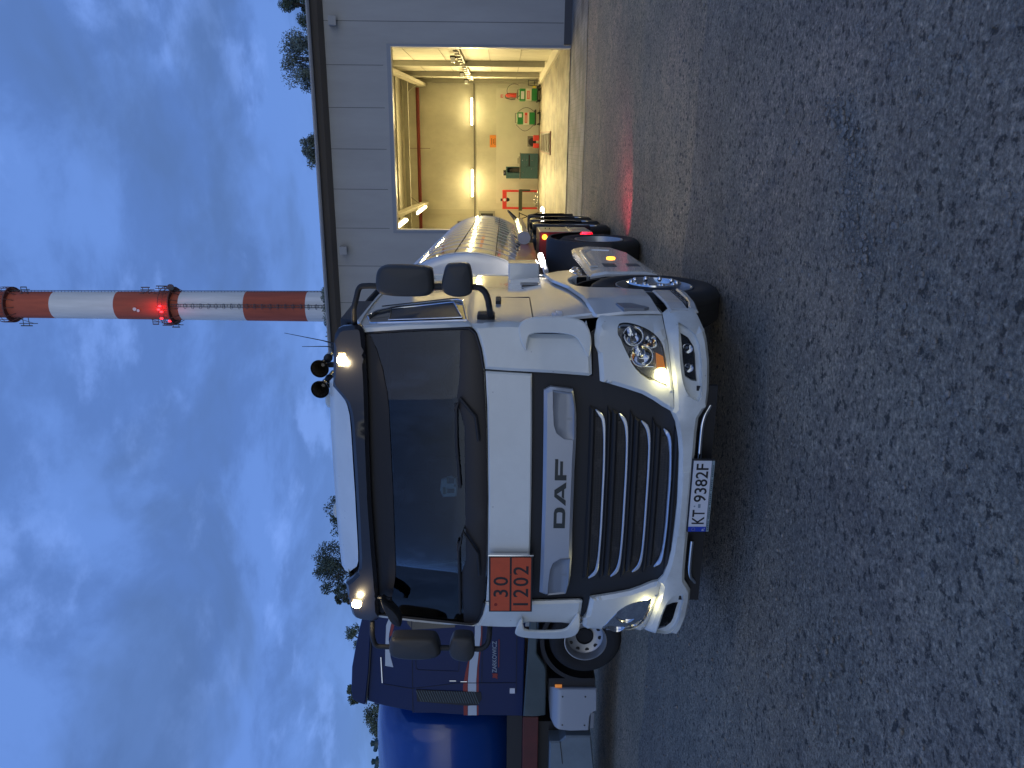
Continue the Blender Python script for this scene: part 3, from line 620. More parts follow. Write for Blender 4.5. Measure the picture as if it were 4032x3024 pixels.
# ================================================================ CHIMNEY
def chimney():
    M_CR = mat('chimney_red', (.37,.082,.045), .75, noise=(1.2,.30,(1,1,.12))); M_CW = mat('chimney_white', (.62,.65,.68), .75, noise=(1.0,.20,(1,1,.10))); M_LT = mat('lattice_steel', (.045,.05,.06), .6)
    M_PF = mat('platform_rust', (.10,.035,.03), .7)
    cx, cy = -16.52, 80.0; o = empty('factory_chimney', (cx, cy, 0), 'tall red and white banded industrial chimney with red warning lights behind the hall', 'chimney')
    R = lambda z: 1.60-.0066*(z-22)
    lv = [0, 9.2, 15.8, 22.5, 29.0, 35.8, 42.55, 49.25, 55.9, 62.5]
    for i in range(len(lv)-1):
        a, b = lv[i], lv[i+1]; mb = MB(); mb.lathe([(a, R(a)), ((a+b)/2, R((a+b)/2)), (b, R(b))], (cx, cy, 0), 'z', 48)
        mb.build('band', M_CR if i % 2 == 1 else M_CW, o, sm=60)
    for zp in (36.6, 53.7):
        mb = MB(); mb.lathe([(0, R(zp)+.01), (0, R(zp)+.5), (.12, R(zp)+.5), (.12, R(zp)+.01)], (cx, cy, zp), 'z', 32)
        mb.lathe([(1.05, R(zp)+.46), (1.05, R(zp)+.5), (1.12, R(zp)+.5), (1.12, R(zp)+.46), (1.05, R(zp)+.46)], (cx, cy, zp), 'z', 32)
        mb.lathe([(.6, R(zp)+.47), (.6, R(zp)+.5), (.64, R(zp)+.5), (.6, R(zp)+.47)], (cx, cy, zp), 'z', 32)
        for k in range(24):
            t_ = k*math.pi/12; x, y = cx+(R(zp)+.48)*math.cos(t_), cy+(R(zp)+.48)*math.sin(t_); mb.bar((x, y, zp), (x, y, zp+1.1), .05)
        for k in range(12):
            t_ = k*math.pi/6; mb.bar((cx+(R(zp)+.45)*math.cos(t_), cy+(R(zp)+.45)*math.sin(t_), zp), (cx+R(zp)*math.cos(t_), cy+R(zp)*math.sin(t_), zp-.8), .06)
        mb.build('platform', M_PF, o)
    rn = random.Random(5)
    for (dx, dz, w) in ((1.80, 39.3, .9), (1.95, 37.6, 1.1), (-1.75, 37.5, 1.0), (-1.65, 38.7, .5), (-1.95, 36.6, .8), (-1.9, 52.4, 1.2), (1.75, 52.0, .6)):
        mb = MB(); y0 = cy-.6; x = cx+dx; s_ = 1 if dx > 0 else -1
        mb.bar((x, y0, dz-w), (x, y0, dz+w*.6), .07).bar((x+.25*s_, y0, dz-w*.5), (x+.25*s_, y0, dz+w*.5), .10).bar((cx+s_*R(dz)*.9, y0, dz+.3), (x+.3*s_, y0, dz+.3), .05).bar((cx+s_*R(dz)*.9, y0, dz-.3), (x+.3*s_, y0, dz-.3), .05)
        mb.bar((cx+s_*R(dz)*.9, y0, dz+.9*w), (x, y0, dz-w*.7), .04); mb.build('antenna_mount', M_LT, o)
    for (x, z, r) in ((-.05, 40.2, .18), (-.2, 39.85, .15)):
        mb = MB(); mb.lathe([(0,0),(0,r),(.2,r*.8),(.25,0)], (cx+x, cy-R(40)-.25, z), 'y', 16); mb.build('dish', M_CW, o, sm=40)
    mb = MB(); mb.lathe([(0,0),(0,.35),(.25,.30),(.3,0)], (cx+2.1, cy-.8, 36.6), 'y', 16); mb.build('dish', M_LT, o, sm=40)
    for x, y, z in ((.35, -1.75, 37.4), (.0, -1.78, 37.55), (-.25, -1.76, 37.3), (-1.0, -1.5, 37.5), (-1.35, -1.2, 36.8)):
        mb = MB(); mb.tube([(cx+x, cy+y-.25, z-.12), (cx+x, cy+y-.25, z+.12)], .10, 10); mb.build('warning_lamp', M_REDL, o, sm=60)
    l = bpy.data.lights.new('warning_glow', 'POINT'); l.energy = 130; l.color = (1,.03,.05); l.shadow_soft_size = .3
    lo = bpy.data.objects.new('warning_glow', l); sc.collection.objects.link(lo); lo.location = (cx+.1, cy-2.5, 37.5)
    mb = MB()
    for (x0, y0, zt, sp) in ((cx+1.66, cy-.2, 55, .22), (cx+.35, cy-1.75, 36.6, .26)):
        for dx in (-sp/2, sp/2): mb.tube([(x0+dx, y0, 6), (x0+dx-(.22 if x0 > cx+1 else 0), y0+(.1 if x0 < cx+1 else 0), zt)], .035, 6)
        z = 6
        while z < zt: f = (z-6)/(zt-6); s_ = .22*f if x0 > cx+1 else 0; mb.bar((x0-sp/2-s_, y0, z), (x0+sp/2-s_, y0, z), .035); z += .35
    mb.build('ladder', M_LT, o)
    mb = MB()
    z = 6
    while z < 36: mb.lathe([(0,.30),(.05,.30)], (cx+.35, cy-1.95, z), 'z', 12); z += .8
    mb.build('ladder_cage', M_LT, o)
chimney()

# ================================================================ TREES
M_BARK = mat('bark', (.07,.055,.045), .9, noise=(3,.3))
def leaf_mat(name, c):
    m = mat(name, c, .7); nt = m.node_tree; N = nt.nodes; L = nt.links; g = N.new('ShaderNodeObjectInfo')
    tc = N.new('ShaderNodeTexCoord'); n = N.new('ShaderNodeTexNoise'); n.inputs['Scale'].default_value = 1.6; n.inputs['Detail'].default_value = 3; L.new(tc.outputs['Object'], n.inputs['Vector'])
    r = N.new('ShaderNodeMapRange'); r.inputs[1].default_value = .35; r.inputs[2].default_value = .65; r.inputs[3].default_value = .55; r.inputs[4].default_value = 1.5; L.new(n.outputs[0], r.inputs[0])
    v = N.new('ShaderNodeVectorMath'); v.operation = 'SCALE'; v.inputs[0].default_value = c; L.new(r.outputs[0], v.inputs['Scale']); L.new(v.outputs[0], N['Principled BSDF'].inputs['Base Color']); return m
LEAFS = [leaf_mat('foliage_green', (.085,.12,.085)), leaf_mat('foliage_grey_green', (.12,.15,.125)), leaf_mat('foliage_dark', (.05,.075,.06))]
def tree(x, ztop, rad, y, label, m, dens=1.0, tall=1.0, seed=0, leaf=.105):
    rn = random.Random(seed); o = empty('tree', (x, y, 0), label, 'tree', 'trees behind the hall and the trucks')
    mb = MB(); h = ztop-rad*.8; mb.tube([(x, y, 0), (x+.1, y, h*.5), (x, y, h)], [.28, .2, .07], 10)
    clumps = []
    for k in range(int(34*dens)):
        t_ = rn.random()*6.28; q = rn.random()**.5; zz = rn.random()
        prof = math.sin(math.pi*min(1, .18+.82*(1-zz)))**.8 if True else 1
        r_ = rad*prof*q; cz = ztop-.25*rad-(1-zz)*rad*2.1*tall; clumps.append((x+r_*math.cos(t_), y+r_*math.sin(t_), cz, rad*rn.uniform(.20,.36)))
    for k, c in enumerate(clumps):
        if k % 2 == 0: mb.tube([(x, y, max(2, c[2]-rad*1.0)), ((x+c[0])/2, (y+c[1])/2, c[2]-rad*.35), c[:3]], [.06, .04, .015], 5)
    mb.build('trunk', M_BARK, o, sm=60)
    mb = MB()
    for (a, b, c, r_) in clumps:
        for _ in range(int(150*dens)):
            d = Vector((rn.gauss(0,1), rn.gauss(0,1), rn.gauss(0,1))).normalized()*r_*rn.uniform(.35,1.15)
            p = Vector((a, b, c))+d; u = Vector((rn.gauss(0,1), rn.gauss(0,1), rn.gauss(0,1))).normalized()*leaf*rn.uniform(.5,1.2); w = u.orthogonal().normalized()*leaf*rn.uniform(.3,.6)
            mb.add([p-u, p+w, p+u, p-w], [(0,1,2,3)])
    mb.build('crown', m, o)
tree(9.45, 17.9, 1.35, 60, 'tree over the hall roof at the very edge of the picture', LEAFS[0], 1.2, 1.3, 1)
tree(5.95, 18.05, 1.95, 60, 'largest of the trees showing over the hall roof', LEAFS[1], 1.5, 1.0, 2)
tree(-.41, 17.05, 1.15, 60, 'small round treetop alone over the hall roof between the large tree and the chimney', LEAFS[1], 1.0, .8, 3)
tree(-11.6, 16.15, 1.2, 60, 'low treetop in front of the chimney foot, nearer the doorway', LEAFS[1], 1.1, .8, 4)
tree(-13.6, 16.25, 1.7, 60, 'low treetop in front of the chimney foot, nearer the cab horns', LEAFS[1], 1.3, .8, 5)
tree(-30.9, 17.2, 1.9, 60, 'treetop behind the clear roof lamp of the white cab', LEAFS[2], 1.3, 1.2, 6)
tree(-36.0, 18.6, 2.3, 60, 'dense tall treetop behind the rounded end of the cab roof', LEAFS[2], 1.6, 1.1, 7)
tree(-38.9, 16.9, .9, 60, 'small treetop beside the second lit cab roof lamp', LEAFS[2], 1.0, 1.2, 8)
tree(-43.9, 16.4, 1.7, 60, 'treetop between the white cab and the blue cab roof', LEAFS[0], 1.0, 1.3, 9)
tree(-49.6, 16.5, .95, 60, 'treetop just showing over the blue cab roof', LEAFS[0], .9, 1.2, 10)
tree(-52.9, 14.9, 1.9, 60, 'bushy treetop behind the front of the blue tank', LEAFS[0], 1.5, 1.3, 11)

# ================================================================ WHITE TANKER: CAB AND TRACTOR
TX = -2.28
T = {
 'chrome1': [(0.631,1.091),(0.587,1.051),(0.537,1.036),(0.429,1.029),(0.228,1.025),(0.058,1.022)],
 'chrome2': [(0.61,0.937),(0.555,0.897),(0.455,0.881),(0.232,0.876),(0.062,0.871)],
 'chrome3': [(0.564,0.79),(0.516,0.75),(0.422,0.733),(0.236,0.729),(0.066,0.726)],
 'chrome4': [(0.514,0.642),(0.464,0.609),(0.357,0.595),(0.171,0.588),(0.079,0.587)],
 'wiper1': [(0.076,1.987),(0.389,2.008),(0.659,2.01),(0.696,1.995),(0.757,1.94)],
 'wiper2': [(-1.0,2.008),(-0.692,2.002),(-0.338,2.005),(-0.227,1.965),(-0.198,1.965),(-0.089,1.901),(-0.02,1.833)],
 'mirR': [(-0.834,2.521),(-0.776,2.512),(-0.746,2.493),(-0.731,2.458),(-0.732,2.265),(-0.744,2.166),(-0.767,2.149),(-0.879,2.146),(-0.909,2.159),(-0.929,2.212),(-0.93,2.389),(-0.917,2.489),(-0.888,2.517)],
 'mirR2': [(-0.879,2.105),(-0.802,2.092),(-0.732,2.073),(-0.719,2.055),(-0.713,1.927),(-0.742,1.909),(-0.801,1.899),(-0.89,1.899),(-0.914,1.916),(-0.929,1.952),(-0.932,2.011),(-0.915,2.07)],
 'mirL': [(-3.603,2.55),(-3.514,2.533),(-3.492,2.511),(-3.494,2.224),(-3.514,2.184),(-3.602,2.158),(-3.651,2.159),(-3.684,2.284),(-3.668,2.525)],
 'mirL2': [(-3.602,2.103),(-3.506,2.074),(-3.481,2.047),(-3.485,1.937),(-3.513,1.91),(-3.602,1.9),(-3.667,1.911),(-3.704,1.967),(-3.675,2.077)],
 'curb': [(-3.088,2.574),(-3.124,2.524),(-3.193,2.461),(-3.262,2.43),(-3.308,2.424),(-3.328,2.439),(-3.301,2.491),(-3.224,2.528),(-3.147,2.558)],
 'sticker2': [(-0.898,2.074),(-0.898,2.023),(-1.019,2.024),(-1.013,2.075)],
}
def prof(z):
    P = [(.2,.10),(.31,.05),(.40,0.0),(.55,0.0),(.62,.04),(1.2,.07),(1.9,.08),(2.64,.16),(2.80,.18),(3.0,.26)]
    for (a, b), (c, d) in zip(P, P[1:]):
        if z <= c: return b+(d-b)*max((z-a)/(c-a), 0)
    return P[-1][1]
def plan(t):
    t = abs(t); return .20*(t/1.15)**2.6 if t <= 1.15 else .20+(t-1.15)*2.0
def S(tx, z, off=0): return 4.6+prof(z)+plan(tx)+off
def FR(sg=1, base=0, dx=0): return lambda a, b, o: (TX+sg*a, S(a, b)+base+o, b)
def full(right, zt=None, zb=None):
    """right half ordered top centre -> round -> bottom centre"""
    r = [p for p in right if p[0] > .12]; zt = r[0][1] if zt is None else zt; zb = r[-1][1] if zb is None else zb
    r = [(0, zt)]+r+[(0, zb)]; return r+[(-a, b) for a, b in r[-2:0:-1]]
cab = empty('tractor_unit', (TX, 4.9, 0), 'white truck cab facing the camera with lit headlamps and an orange hazard plate', 'truck')
# --- black core of the front, with ribs and honeycomb
blk = full([(.864,1.52),(.848,1.331),(.84,1.11),(1.02,1.11),(1.0,1.07),(.83,1.06),(.79,.895),(.725,.719),(.645,.587),(.458,.55),(.235,.528)], 1.52, .525)
patch('front_panel_black', blk, M_BLK, cab, FR(1, .035), .03, grid=.05)
def honey():
    m = mat('grille_mesh', (.010,.009,.010), .5); nt = m.node_tree; N = nt.nodes; L = nt.links
    tc = N.new('ShaderNodeTexCoord'); v = N.new('ShaderNodeTexVoronoi'); v.inputs['Scale'].default_value = 55; v.inputs['Randomness'].default_value = .25; v.feature = 'DISTANCE_TO_EDGE'
    L.new(tc.outputs['Object'], v.inputs['Vector']); r = N.new('ShaderNodeMapRange'); r.inputs[2].default_value = .12; L.new(v.outputs[0], r.inputs[0])
    mx = N.new('ShaderNodeMixRGB'); mx.inputs[1].default_value = (.035,.03,.028,1); mx.inputs[2].default_value = (.003,.003,.003,1); L.new(r.outputs[0], mx.inputs[0]); L.new(mx.outputs[0], N['Principled BSDF'].inputs['Base Color']); return m
M_HON = honey()
CH = [T['chrome1'], T['chrome2'], T['chrome3'], T['chrome4']]
def strip_line(c):
    r = [p for p in c if p[0] > .1]; r = r+[(0, r[-1][1])]; return r+[(-a, b) for a, b in r[-2::-1]]
def cat(pts, n=4):
    out = []
    for i in range(len(pts)-1):
        p0, p1, p2, p3 = pts[max(i-1,0)], pts[i], pts[i+1], pts[min(i+2, len(pts)-1)]
        for k in range(n):
            t = k/n; out.append(tuple(.5*((2*p1[j])+(-p0[j]+p2[j])*t+(2*p0[j]-5*p1[j]+4*p2[j]-p3[j])*t*t+(-p0[j]+3*p1[j]-3*p2[j]+p3[j])*t**3) for j in (0, 1)))
    return out+[pts[-1]]
def ribbon(line, w, base, m, name, th=.012, dz=0):
    n = len(line); up = []; dn = []
    for i, p in enumerate(line):
        a, b = line[max(i-1, 0)], line[min(i+1, n-1)]; d = Vector((b[0]-a[0], b[1]-a[1])).normalized(); s_ = min(1, min(i, n-1-i)/3)
        e = abs(p[0])/abs(line[0][0]); ww = w*(.9+.8*max(0, e-.7)/.3)*(.25+.75*s_)
        up.append((p[0]+(-d.y)*ww/2, p[1]+d.x*ww/2+dz)); dn.append((p[0]-(-d.y)*ww/2, p[1]-d.x*ww/2+dz))
    return patch(name, up+dn[::-1], m, cab, FR(1, base), th, .004, .004, grid=.04, step=.03)
for c in CH:
    ln = cat(strip_line(c)); ribbon(ln, .016, -.004, M_SATIN, 'grille_strip')
    r = [p for p in c if p[0] > .1]; ztop = r[-1][1]
    mesh_ = full([(r[0][0]-.02, r[0][1]+.0), (r[1][0]-.015, r[1][1]+.012), (r[2][0], r[2][1]+.012)], ztop+.062, ztop+.012)
    mesh_ = [(p[0], p[1]) for p in mesh_]; w_ = r[0][0]
    q = [(-w_+.06, ztop+.062), (w_-.06, ztop+.062), (w_-.05, ztop+.03), (w_-.12, ztop+.012), (-w_+.12, ztop+.012), (-w_+.05, ztop+.03)]
    patch('grille_mesh', q, M_HON, cab, FR(1, .026), .008, grid=.06)
    q = [(-w_-.02, ztop+.105), (w_+.02, ztop+.105), (w_+.0, ztop+.068), (-w_-.0, ztop+.068)]
    patch('grille_rib', q, M_BLK, cab, FR(1, .010), .02, .012, .012, grid=.06)
    q = [(-w_-.02, ztop-.012), (-w_+.12, ztop-.012), (w_-.12, ztop-.012), (w_+.02, ztop-.012), (w_-.03, ztop-.040), (-w_+.03, ztop-.040)]
    patch('grille_rib', q, M_BLK, cab, FR(1, .012), .02, .010, .010, grid=.06)
# --- silver bar with recessed ends and the letters
bar = full([(.757,1.434),(.780,1.39),(.762,1.243),(.676,1.227),(.60,1.219),(.425,1.217),(.223,1.222)], 1.430, 1.222)
b_ = patch('badge_bar', bar, M_SILV, cab, FR(1, -.035), .05, .022, .022)
for sg in (1, -1):
    st = [(.765,1.378),(.748,1.252),(.66,1.236),(.44,1.232),(.447,1.30),(.485,1.350),(.54,1.368),(.66,1.376)]
    patch('badge_recess', st, M_SILV2, b_, FR(sg, -.037), .01, -.006, .012, grid=.04)
FX = FR(1, -.0385)
def flat_letter(polys, name='letter'):
    mb = MB()
    for p in polys: mb.prism(p, lambda a, b: FX(a, b, 0), lambda a, b: FX(a, b, .003))
    return mb.build(name, M_DAF, b_)
z0, z1 = 1.276, 1.354
def rc(a, b, c, d): return [(a, c), (b, c), (b, d), (a, d)]
DX = -.200   # D
flat_letter([rc(-.200,-.165,z0,z1), rc(-.165,-.085,z0,z0+.020), rc(-.165,-.085,z1-.020,z1), [(-.085,z0),(-.060,z0+.006),(-.047,z0+.022),(-.045,(z0+z1)/2),(-.047,z1-.022),(-.060,z1-.006),(-.085,z1),(-.085,z1-.020),(-.080,z1-.028),(-.079,(z0+z1)/2),(-.080,z0+.028),(-.085,z0+.020)]])
flat_letter([[(-.032,z0),(.008,z0),(.066,z1),(.036,z1)], [(.036,z1),(.066,z1),(.084,z1),(.142,z0),(.100,z0),(.057,z1-.018),(.050,z1-.010)], [(.022,z0+.012),(.098,z0+.012),(.088,z0+.028),(.034,z0+.028)]])
flat_letter([rc(.156,.192,z0,z1), rc(.192,.305,z1-.021,z1), rc(.192,.290,z0+.025,z0+.044)])
# --- painted front pieces
hood = full([(.876,1.818),(.863,1.513)], 1.795, 1.508); hood = [(0,1.795),(.3,1.798),(.645,1.804),(.868,1.816),(.853,1.512),(.48,1.508),(0,1.506)]
hood = hood+[(-a, b) for a, b in hood[-2:0:-1]]
hd = patch('hood_panel', hood, M_WHITE, cab, FR(1, 0), .03, .010, .010)
for sg in (1, -1):
    corner = [(.882,1.822),(.956,1.831),(1.056,1.858),(1.115,1.882),(1.152,1.921),(1.163,1.80),(1.169,1.671),(1.165,1.58),(1.115,1.54),(1.100,1.5),(1.100,1.26),(1.112,1.20),(1.176,1.150),(1.125,1.140),(1.027,1.126),(.857,1.119),(.846,1.14),(.862,1.40),(.872,1.67)]
    cp = patch('corner_panel', corner, M_WHITE, cab, FR(sg, -.006), .035, .016, .022, step=.03)
    # stand-off air deflector
    fin = [(1.165,1.603),(1.20,1.575),(1.222,1.50),(1.226,1.35),(1.220,1.24),(1.19,1.165),(1.13,1.136),(1.04,1.128),(.95,1.140),(1.045,1.192),(1.10,1.224),(1.122,1.275),(1.130,1.42),(1.122,1.53),(1.078,1.545),(1.0,1.549),(1.06,1.585),(1.13,1.602)]
    def FN(a, b, o, sg=sg):
        t = min(1, max(0, (a-.95)/.175)); y = S(min(a, 1.125), b)-.022-.058*t*t*(3-2*t)+max(0, a-1.125)*.48+o; return (TX+sg*a, y, b)
    patch('air_deflector', smooth_poly(fin, 1), M_WHITE, cab, FN, .022, .006, .007, grid=.03, step=.03)
    # headlamp panel, with its opening
    hp = [(1.205,1.055),(1.212,.812),(1.213,.645),(1.146,.645),(1.049,.625),(.853,.603),(.76,.592),(.658,.586),(.635,.603),(.663,.659),(.704,.722),(.740,.793),(.772,.898),(.806,1.024),(.816,1.066),(.901,1.072),(.988,1.080),(1.033,1.100),(1.10,1.103),(1.171,1.083)]
    gl = smooth_poly([(1.168,.952),(1.178,.90),(1.170,.835),(1.151,.765),(1.111,.703),(1.056,.662),(.982,.644),(.883,.626),(.780,.613),(.808,.69),(.850,.785),(.915,.853),(.985,.888),(1.05,.922),(1.089,.937),(1.112,.956)], 1)
    hpn = patch('headlight_panel', hp, M_WHITE, cab, FR(sg, -.016), .045, .020, .028, holes=[gl], grid=.04, step=.03)
    gi = offset(gl, .004)
    hl = patch('headlight', gi, mat('headlamp_housing', (.17,.175,.19), .25, .7), cab, FR(sg, .058), .01, grid=.04)
    patch('lens', gi, M_LENS, hl, FR(sg, .0), .004, .006, .01, grid=.04)
    mb = MB(); n = len(gl)   # surround wall
    a_ = [FR(sg, .0)(p[0], p[1], 0) for p in gl]; c_ = [FR(sg, .058)(p[0], p[1], 0) for p in gl]; mb.add(a_+c_, [(i, (i+1)%n, (i+1)%n+n, i+n) for i in range(n)]); mb.build('bezel', mat('bezel_grey', (.12,.125,.14), .3, .5), hl)
    for (a, b, r) in ((1.098,.848,.072),(.978,.795,.080),(1.062,.735,.048)):
        mb = MB(); x, y, z = FR(sg, 0)(a, b, 0)
        mb.lathe([(.0,r),(.012,r*.93),(.028,r*.7),(.038,r*.35),(.022,r*.26),(.020,0)], (x, y+.012, z), 'y', 28); mb.build('reflector', M_GLS, hl, sm=50)
        mb = MB(); mb.lathe([(0,0),(.004,r*.16),(.02,r*.20),(.03,r*.2)], (x, y+.022, z), 'y', 14); mb.build('bulb', M_CHR, hl, sm=60)
    mb = MB()
    for k in range(6):
        a = .90+.05*k; x, y, z = FR(sg, .05)(a, .76+.02*k, 0); mb.bar((x, y, z-.05), (x, y+.02, z+.07), .006)
    mb.build('reflector_rib', M_GLS, hl)
    po = [(.888,.695),(.893,.637),(.800,.622),(.818,.675),(.845,.700)]
    patch('position_lamp', po, M_POS, hl, FR(sg, .012), .02, .004, .006, grid=.03, step=.02)
    ino = [(.995,.700),(.975,.655),(.902,.640),(.900,.695)]
    patch('indicator', ino, M_AMBU, hl, FR(sg, .012), .02, .004, .006, grid=.03, step=.02)
    # fog lamp in the bumper corner
    fp = smooth_poly([(1.192,.562),(1.178,.533),(1.154,.487),(1.111,.447),(1.027,.421),(.828,.415),(.706,.419),(.73,.488),(.794,.531),(.894,.553),(1.056,.565)], 1)
    fg = [(1.126,.545),(1.098,.496),(1.046,.463),(.994,.453),(.895,.448),(.83,.441),(.835,.476),(.861,.518),(.961,.533),(1.059,.539)]
    patch('fog_lamp_recess', offset(fp, -.012), M_WHITE, cab, FR(sg, .030), .03, -.02, .02, grid=.04, holes=[fg])
    fl = patch('fog_lamp', fg, mat('fog_housing', (.03,.033,.04), .25, .5), cab, FR(sg, .075), .01, grid=.04)
    patch('lens', fg, M_LENS, fl, FR(sg, .026), .004, grid=.05)
    for (a, b, r) in ((1.03,.497,.035),(.91,.490,.032)):
        mb = MB(); x, y, z = FR(sg, 0)(a, b, 0); mb.lathe([(.0,r),(.02,r*.9),(.035,r*.5),(.02,r*.3),(.02,0)], (x, y+.04, z), 'y', 22); mb.build('reflector', M_GLS, fl, sm=50)
    # side: wheel arch panel, steps, lower skirt
    XS = lambda x, sg=sg: (TX+sg*(x-TX))
    def SD(base, sg=sg): return lambda a, b, o: (TX+sg*(base-o-.022*min(1, max(0, (5.16-a)/.18))), a, b)
    arch = [(5.62,.645),(5.645,.74),(5.70,.86),(5.78,.98),(5.86,1.06),(5.95,1.12),(6.07,1.155),(6.25,1.16),(6.36,1.12),(6.41,1.065),(6.72,1.11),(6.745,1.225),(6.66,1.36),(6.30,1.30),(5.95,1.20),(5.5,1.13),(5.0,1.10),(4.97,1.08),(4.965,.80),(4.965,.645)]
    def SA(a, b, o, sg=sg):
        w = 1.268; k = max(0, b-.86)/.45; kk = min(1, max(0, (5.35-a)/.4)); w -= .055*min(1, k)+.035*kk
        return (TX+sg*(w-o), a, b)
    patch('wheel_arch_panel', arch, M_WHITE2, cab, SA, .016, .014, .016, grid=.05)
    shelf = [(4.95,1.08),(5.5,1.13),(6.30,1.30),(6.66,1.36),(6.66,1.50),(4.95,1.50)]
    patch('lower_side_panel', [(5.04,1.02),(5.5,1.04),(6.20,1.18),(6.62,1.28),(6.70,1.38),(6.72,1.66),(4.97,1.66),(4.97,1.54),(5.03,1.50)], M_WHITE2, cab, lambda a, b, o, sg=sg: (TX+sg*(1.205-.055*max(0, min(1, (b-1.1)/.5))-o), a, b), .03, .012, .015, grid=.05)
    st = patch('entry_step', [(5.62,.590),(5.62,.455),(4.965,.455),(4.965,.590)], M_WHITE2, cab, SD(1.264), .015, .010, .012, grid=.06)
    patch('step_tread', [(5.64,.45),(5.66,.405),(5.36,.41),(5.17,.435),(5.10,.45)], mat('step_grey', (.20,.21,.23), .35, .5), cab, SD(1.258), .02, grid=.05)
    mb = MB()
    for r_ in range(2):
        for k in range(4): y = 5.08+k*.12+r_*.05; mb.box(*sorted((TX+sg*1.256, TX+sg*1.261)), y+.12, y+.19, .418+r_*.016, .427+r_*.016)
    mb.build('tread_slot', M_INK, cab)
    patch('sill', [(5.72,.395),(5.68,.366),(5.53,.348),(5.22,.368),(4.99,.395),(4.985,.455),(5.10,.44),(5.15,.43),(5.35,.405),(5.66,.40)], M_WHITE2, cab, SD(1.262), .02, .012, .012, grid=.05)
    mb = MB(); mb.box(*sorted((TX+sg*.95, TX+sg*1.19)), 5.0, 5.55, .60, .64); mb.build('step_gap_shelf', mat('step_beige', (.40,.40,.34), .6), cab)
    mb = MB(); x = TX+sg*1.22; mb.prism([(4.98,.90),(5.16,.93),(5.17,.82),(5.02,.72),(4.98,.76)], lambda a, b: (x, a, b), lambda a, b: (x+sg*.035, a, b)); mb.build('reflector_plate', mat('grey_plate', (.22,.24,.27), .4, .4), cab, .006)
bp = [(0,.530),(.244,.537),(.356,.541),(.465,.554),(.571,.574),(.634,.604),(.66,.583),(.766,.588),(.86,.600),(1.052,.622),(1.146,.640),(1.217,.636),(1.245,.588),(1.249,.494),(1.247,.425),(1.22,.412),(1.179,.402),(1.09,.378),(.956,.360),(.79,.360),(.70,.370),(.655,.395),(.60,.428),(.51,.436),(.341,.440),(0,.440)]
# the bumper plate is cut for the fog lamp recesses
def fpk(sg): return [(sg*a, b) for a, b in smooth_poly([(1.19,.562),(1.178,.533),(1.154,.487),(1.111,.447),(1.027,.421),(.828,.415),(.706,.419),(.73,.488),(.794,.531),(.894,.553),(1.056,.565)], 1)]
bmp = patch('bumper', bp+[(-a, b) for a, b in bp[-2:0:-1]], M_WHITE, cab, FR(1, -.015), .04, .022, .022, holes=[fpk(1), fpk(-1)], grid=.05, step=.03)
mb = MB()
for sg in (1, -1): mb.tube([(TX+sg*a, S(a, b)+.03, b) for a, b in cat([(.69,.318),(.64,.350),(.60,.378),(.53,.396),(.40,.402),(.29,.402)], 4)], .016, 10)
mb.build('under_bumper_pipe', M_CHR, cab, sm=60)
patch('panel_backing', [(-1.16,.42),(1.16,.42),(1.19,1.0),(1.06,1.15),(1.06,1.84),(-1.06,1.84),(-1.06,1.15),(-1.19,1.0)], M_INK, cab, FR(1, .105), .02, grid=.12)
mb = MB(); mb.box(TX-.80, TX+.80, 4.70, 4.74, .30, .44).box(TX-1.15, TX+1.15, 4.95, 5.05, .38, .60); mb.build('underbody_guard', M_INK, cab)
patch('tow_cover', [(-.24,.515),(.24,.515),(.25,.462),(-.25,.462)], M_WHITE, cab, FR(1, -.018), .01, .006, .008, grid=.06)
# --- windscreen and what frames it
ws = [(0,2.63),(.35,2.628),(.78,2.626),(1.06,2.632),(1.083,2.62),(1.106,2.347),(1.130,1.98),(1.133,1.925),(1.101,1.880),(1.011,1.849),(.882,1.826),(.812,1.820),(.509,1.806),(.2,1.799),(0,1.798)]
wf = ws+[(-a, b) for a, b in ws[-2:0:-1]]
patch('windscreen', wf, M_WIND, cab, FR(1, .018), .005, grid=.10)
fz = [(0,1.955),(.5,1.955),(.62,1.99),(.70,2.006),(.80,1.99),(1.0,1.985),(1.115,1.985),(1.128,1.925),(1.098,1.885),(1.01,1.853),(.88,1.830),(.51,1.810),(0,1.802)]
patch('wiper_cowl', fz+[(-a, b) for a, b in fz[-2:0:-1]], mat('cowl_dark', (.016,.013,.013), .45), cab, FR(1, .010), .004, .003, .01, grid=.08)
ss = [(0,2.625),(.78,2.622),(1.055,2.63),(1.078,2.60),(1.06,2.583),(.985,2.545),(.86,2.503),(.71,2.473),(.60,2.462),(.28,2.455),(0,2.453)]  # visor's shade on the glass, painted as a matte dark strip
patch('visor_shade_strip', ss+[(-a, b) for a, b in ss[-2:0:-1]], mat('visor_shade_strip', (.010,.009,.011), .6), cab, FR(1, .011), .003, grid=.08)
for sg in (1, -1):
    pl = [(1.084,2.640),(1.118,2.642),(1.147,2.348),(1.167,1.925),(1.145,1.900),(1.136,1.981),(1.111,2.347)]
    patch('windscreen_pillar', pl, M_WHITE, cab, FR(sg, -.002), .035, .006, .006, grid=.04, step=.04)
    mb = MB(); L_ = [(1.086,2.63),(1.109,2.347),(1.133,1.98),(1.134,1.925),(1.101,1.882),(1.011,1.851),(.882,1.828)]; mb.tube([(TX+sg*a, S(a, b)+.008, b) for a, b in L_], .010, 6); mb.build('windscreen_seal', M_INK, cab)
vs = [(0,2.702),(.163,2.702),(.36,2.706),(.487,2.709),(.579,2.718),(.639,2.735),(.692,2.778),(.745,2.832),(.891,2.828),(1.0,2.826),(1.075,2.820),(1.112,2.800),(1.128,2.768),(1.141,2.66),(1.128,2.636),(1.10,2.624),(1.015,2.613),(.784,2.599),(.615,2.595),(.235,2.597),(0,2.600)]
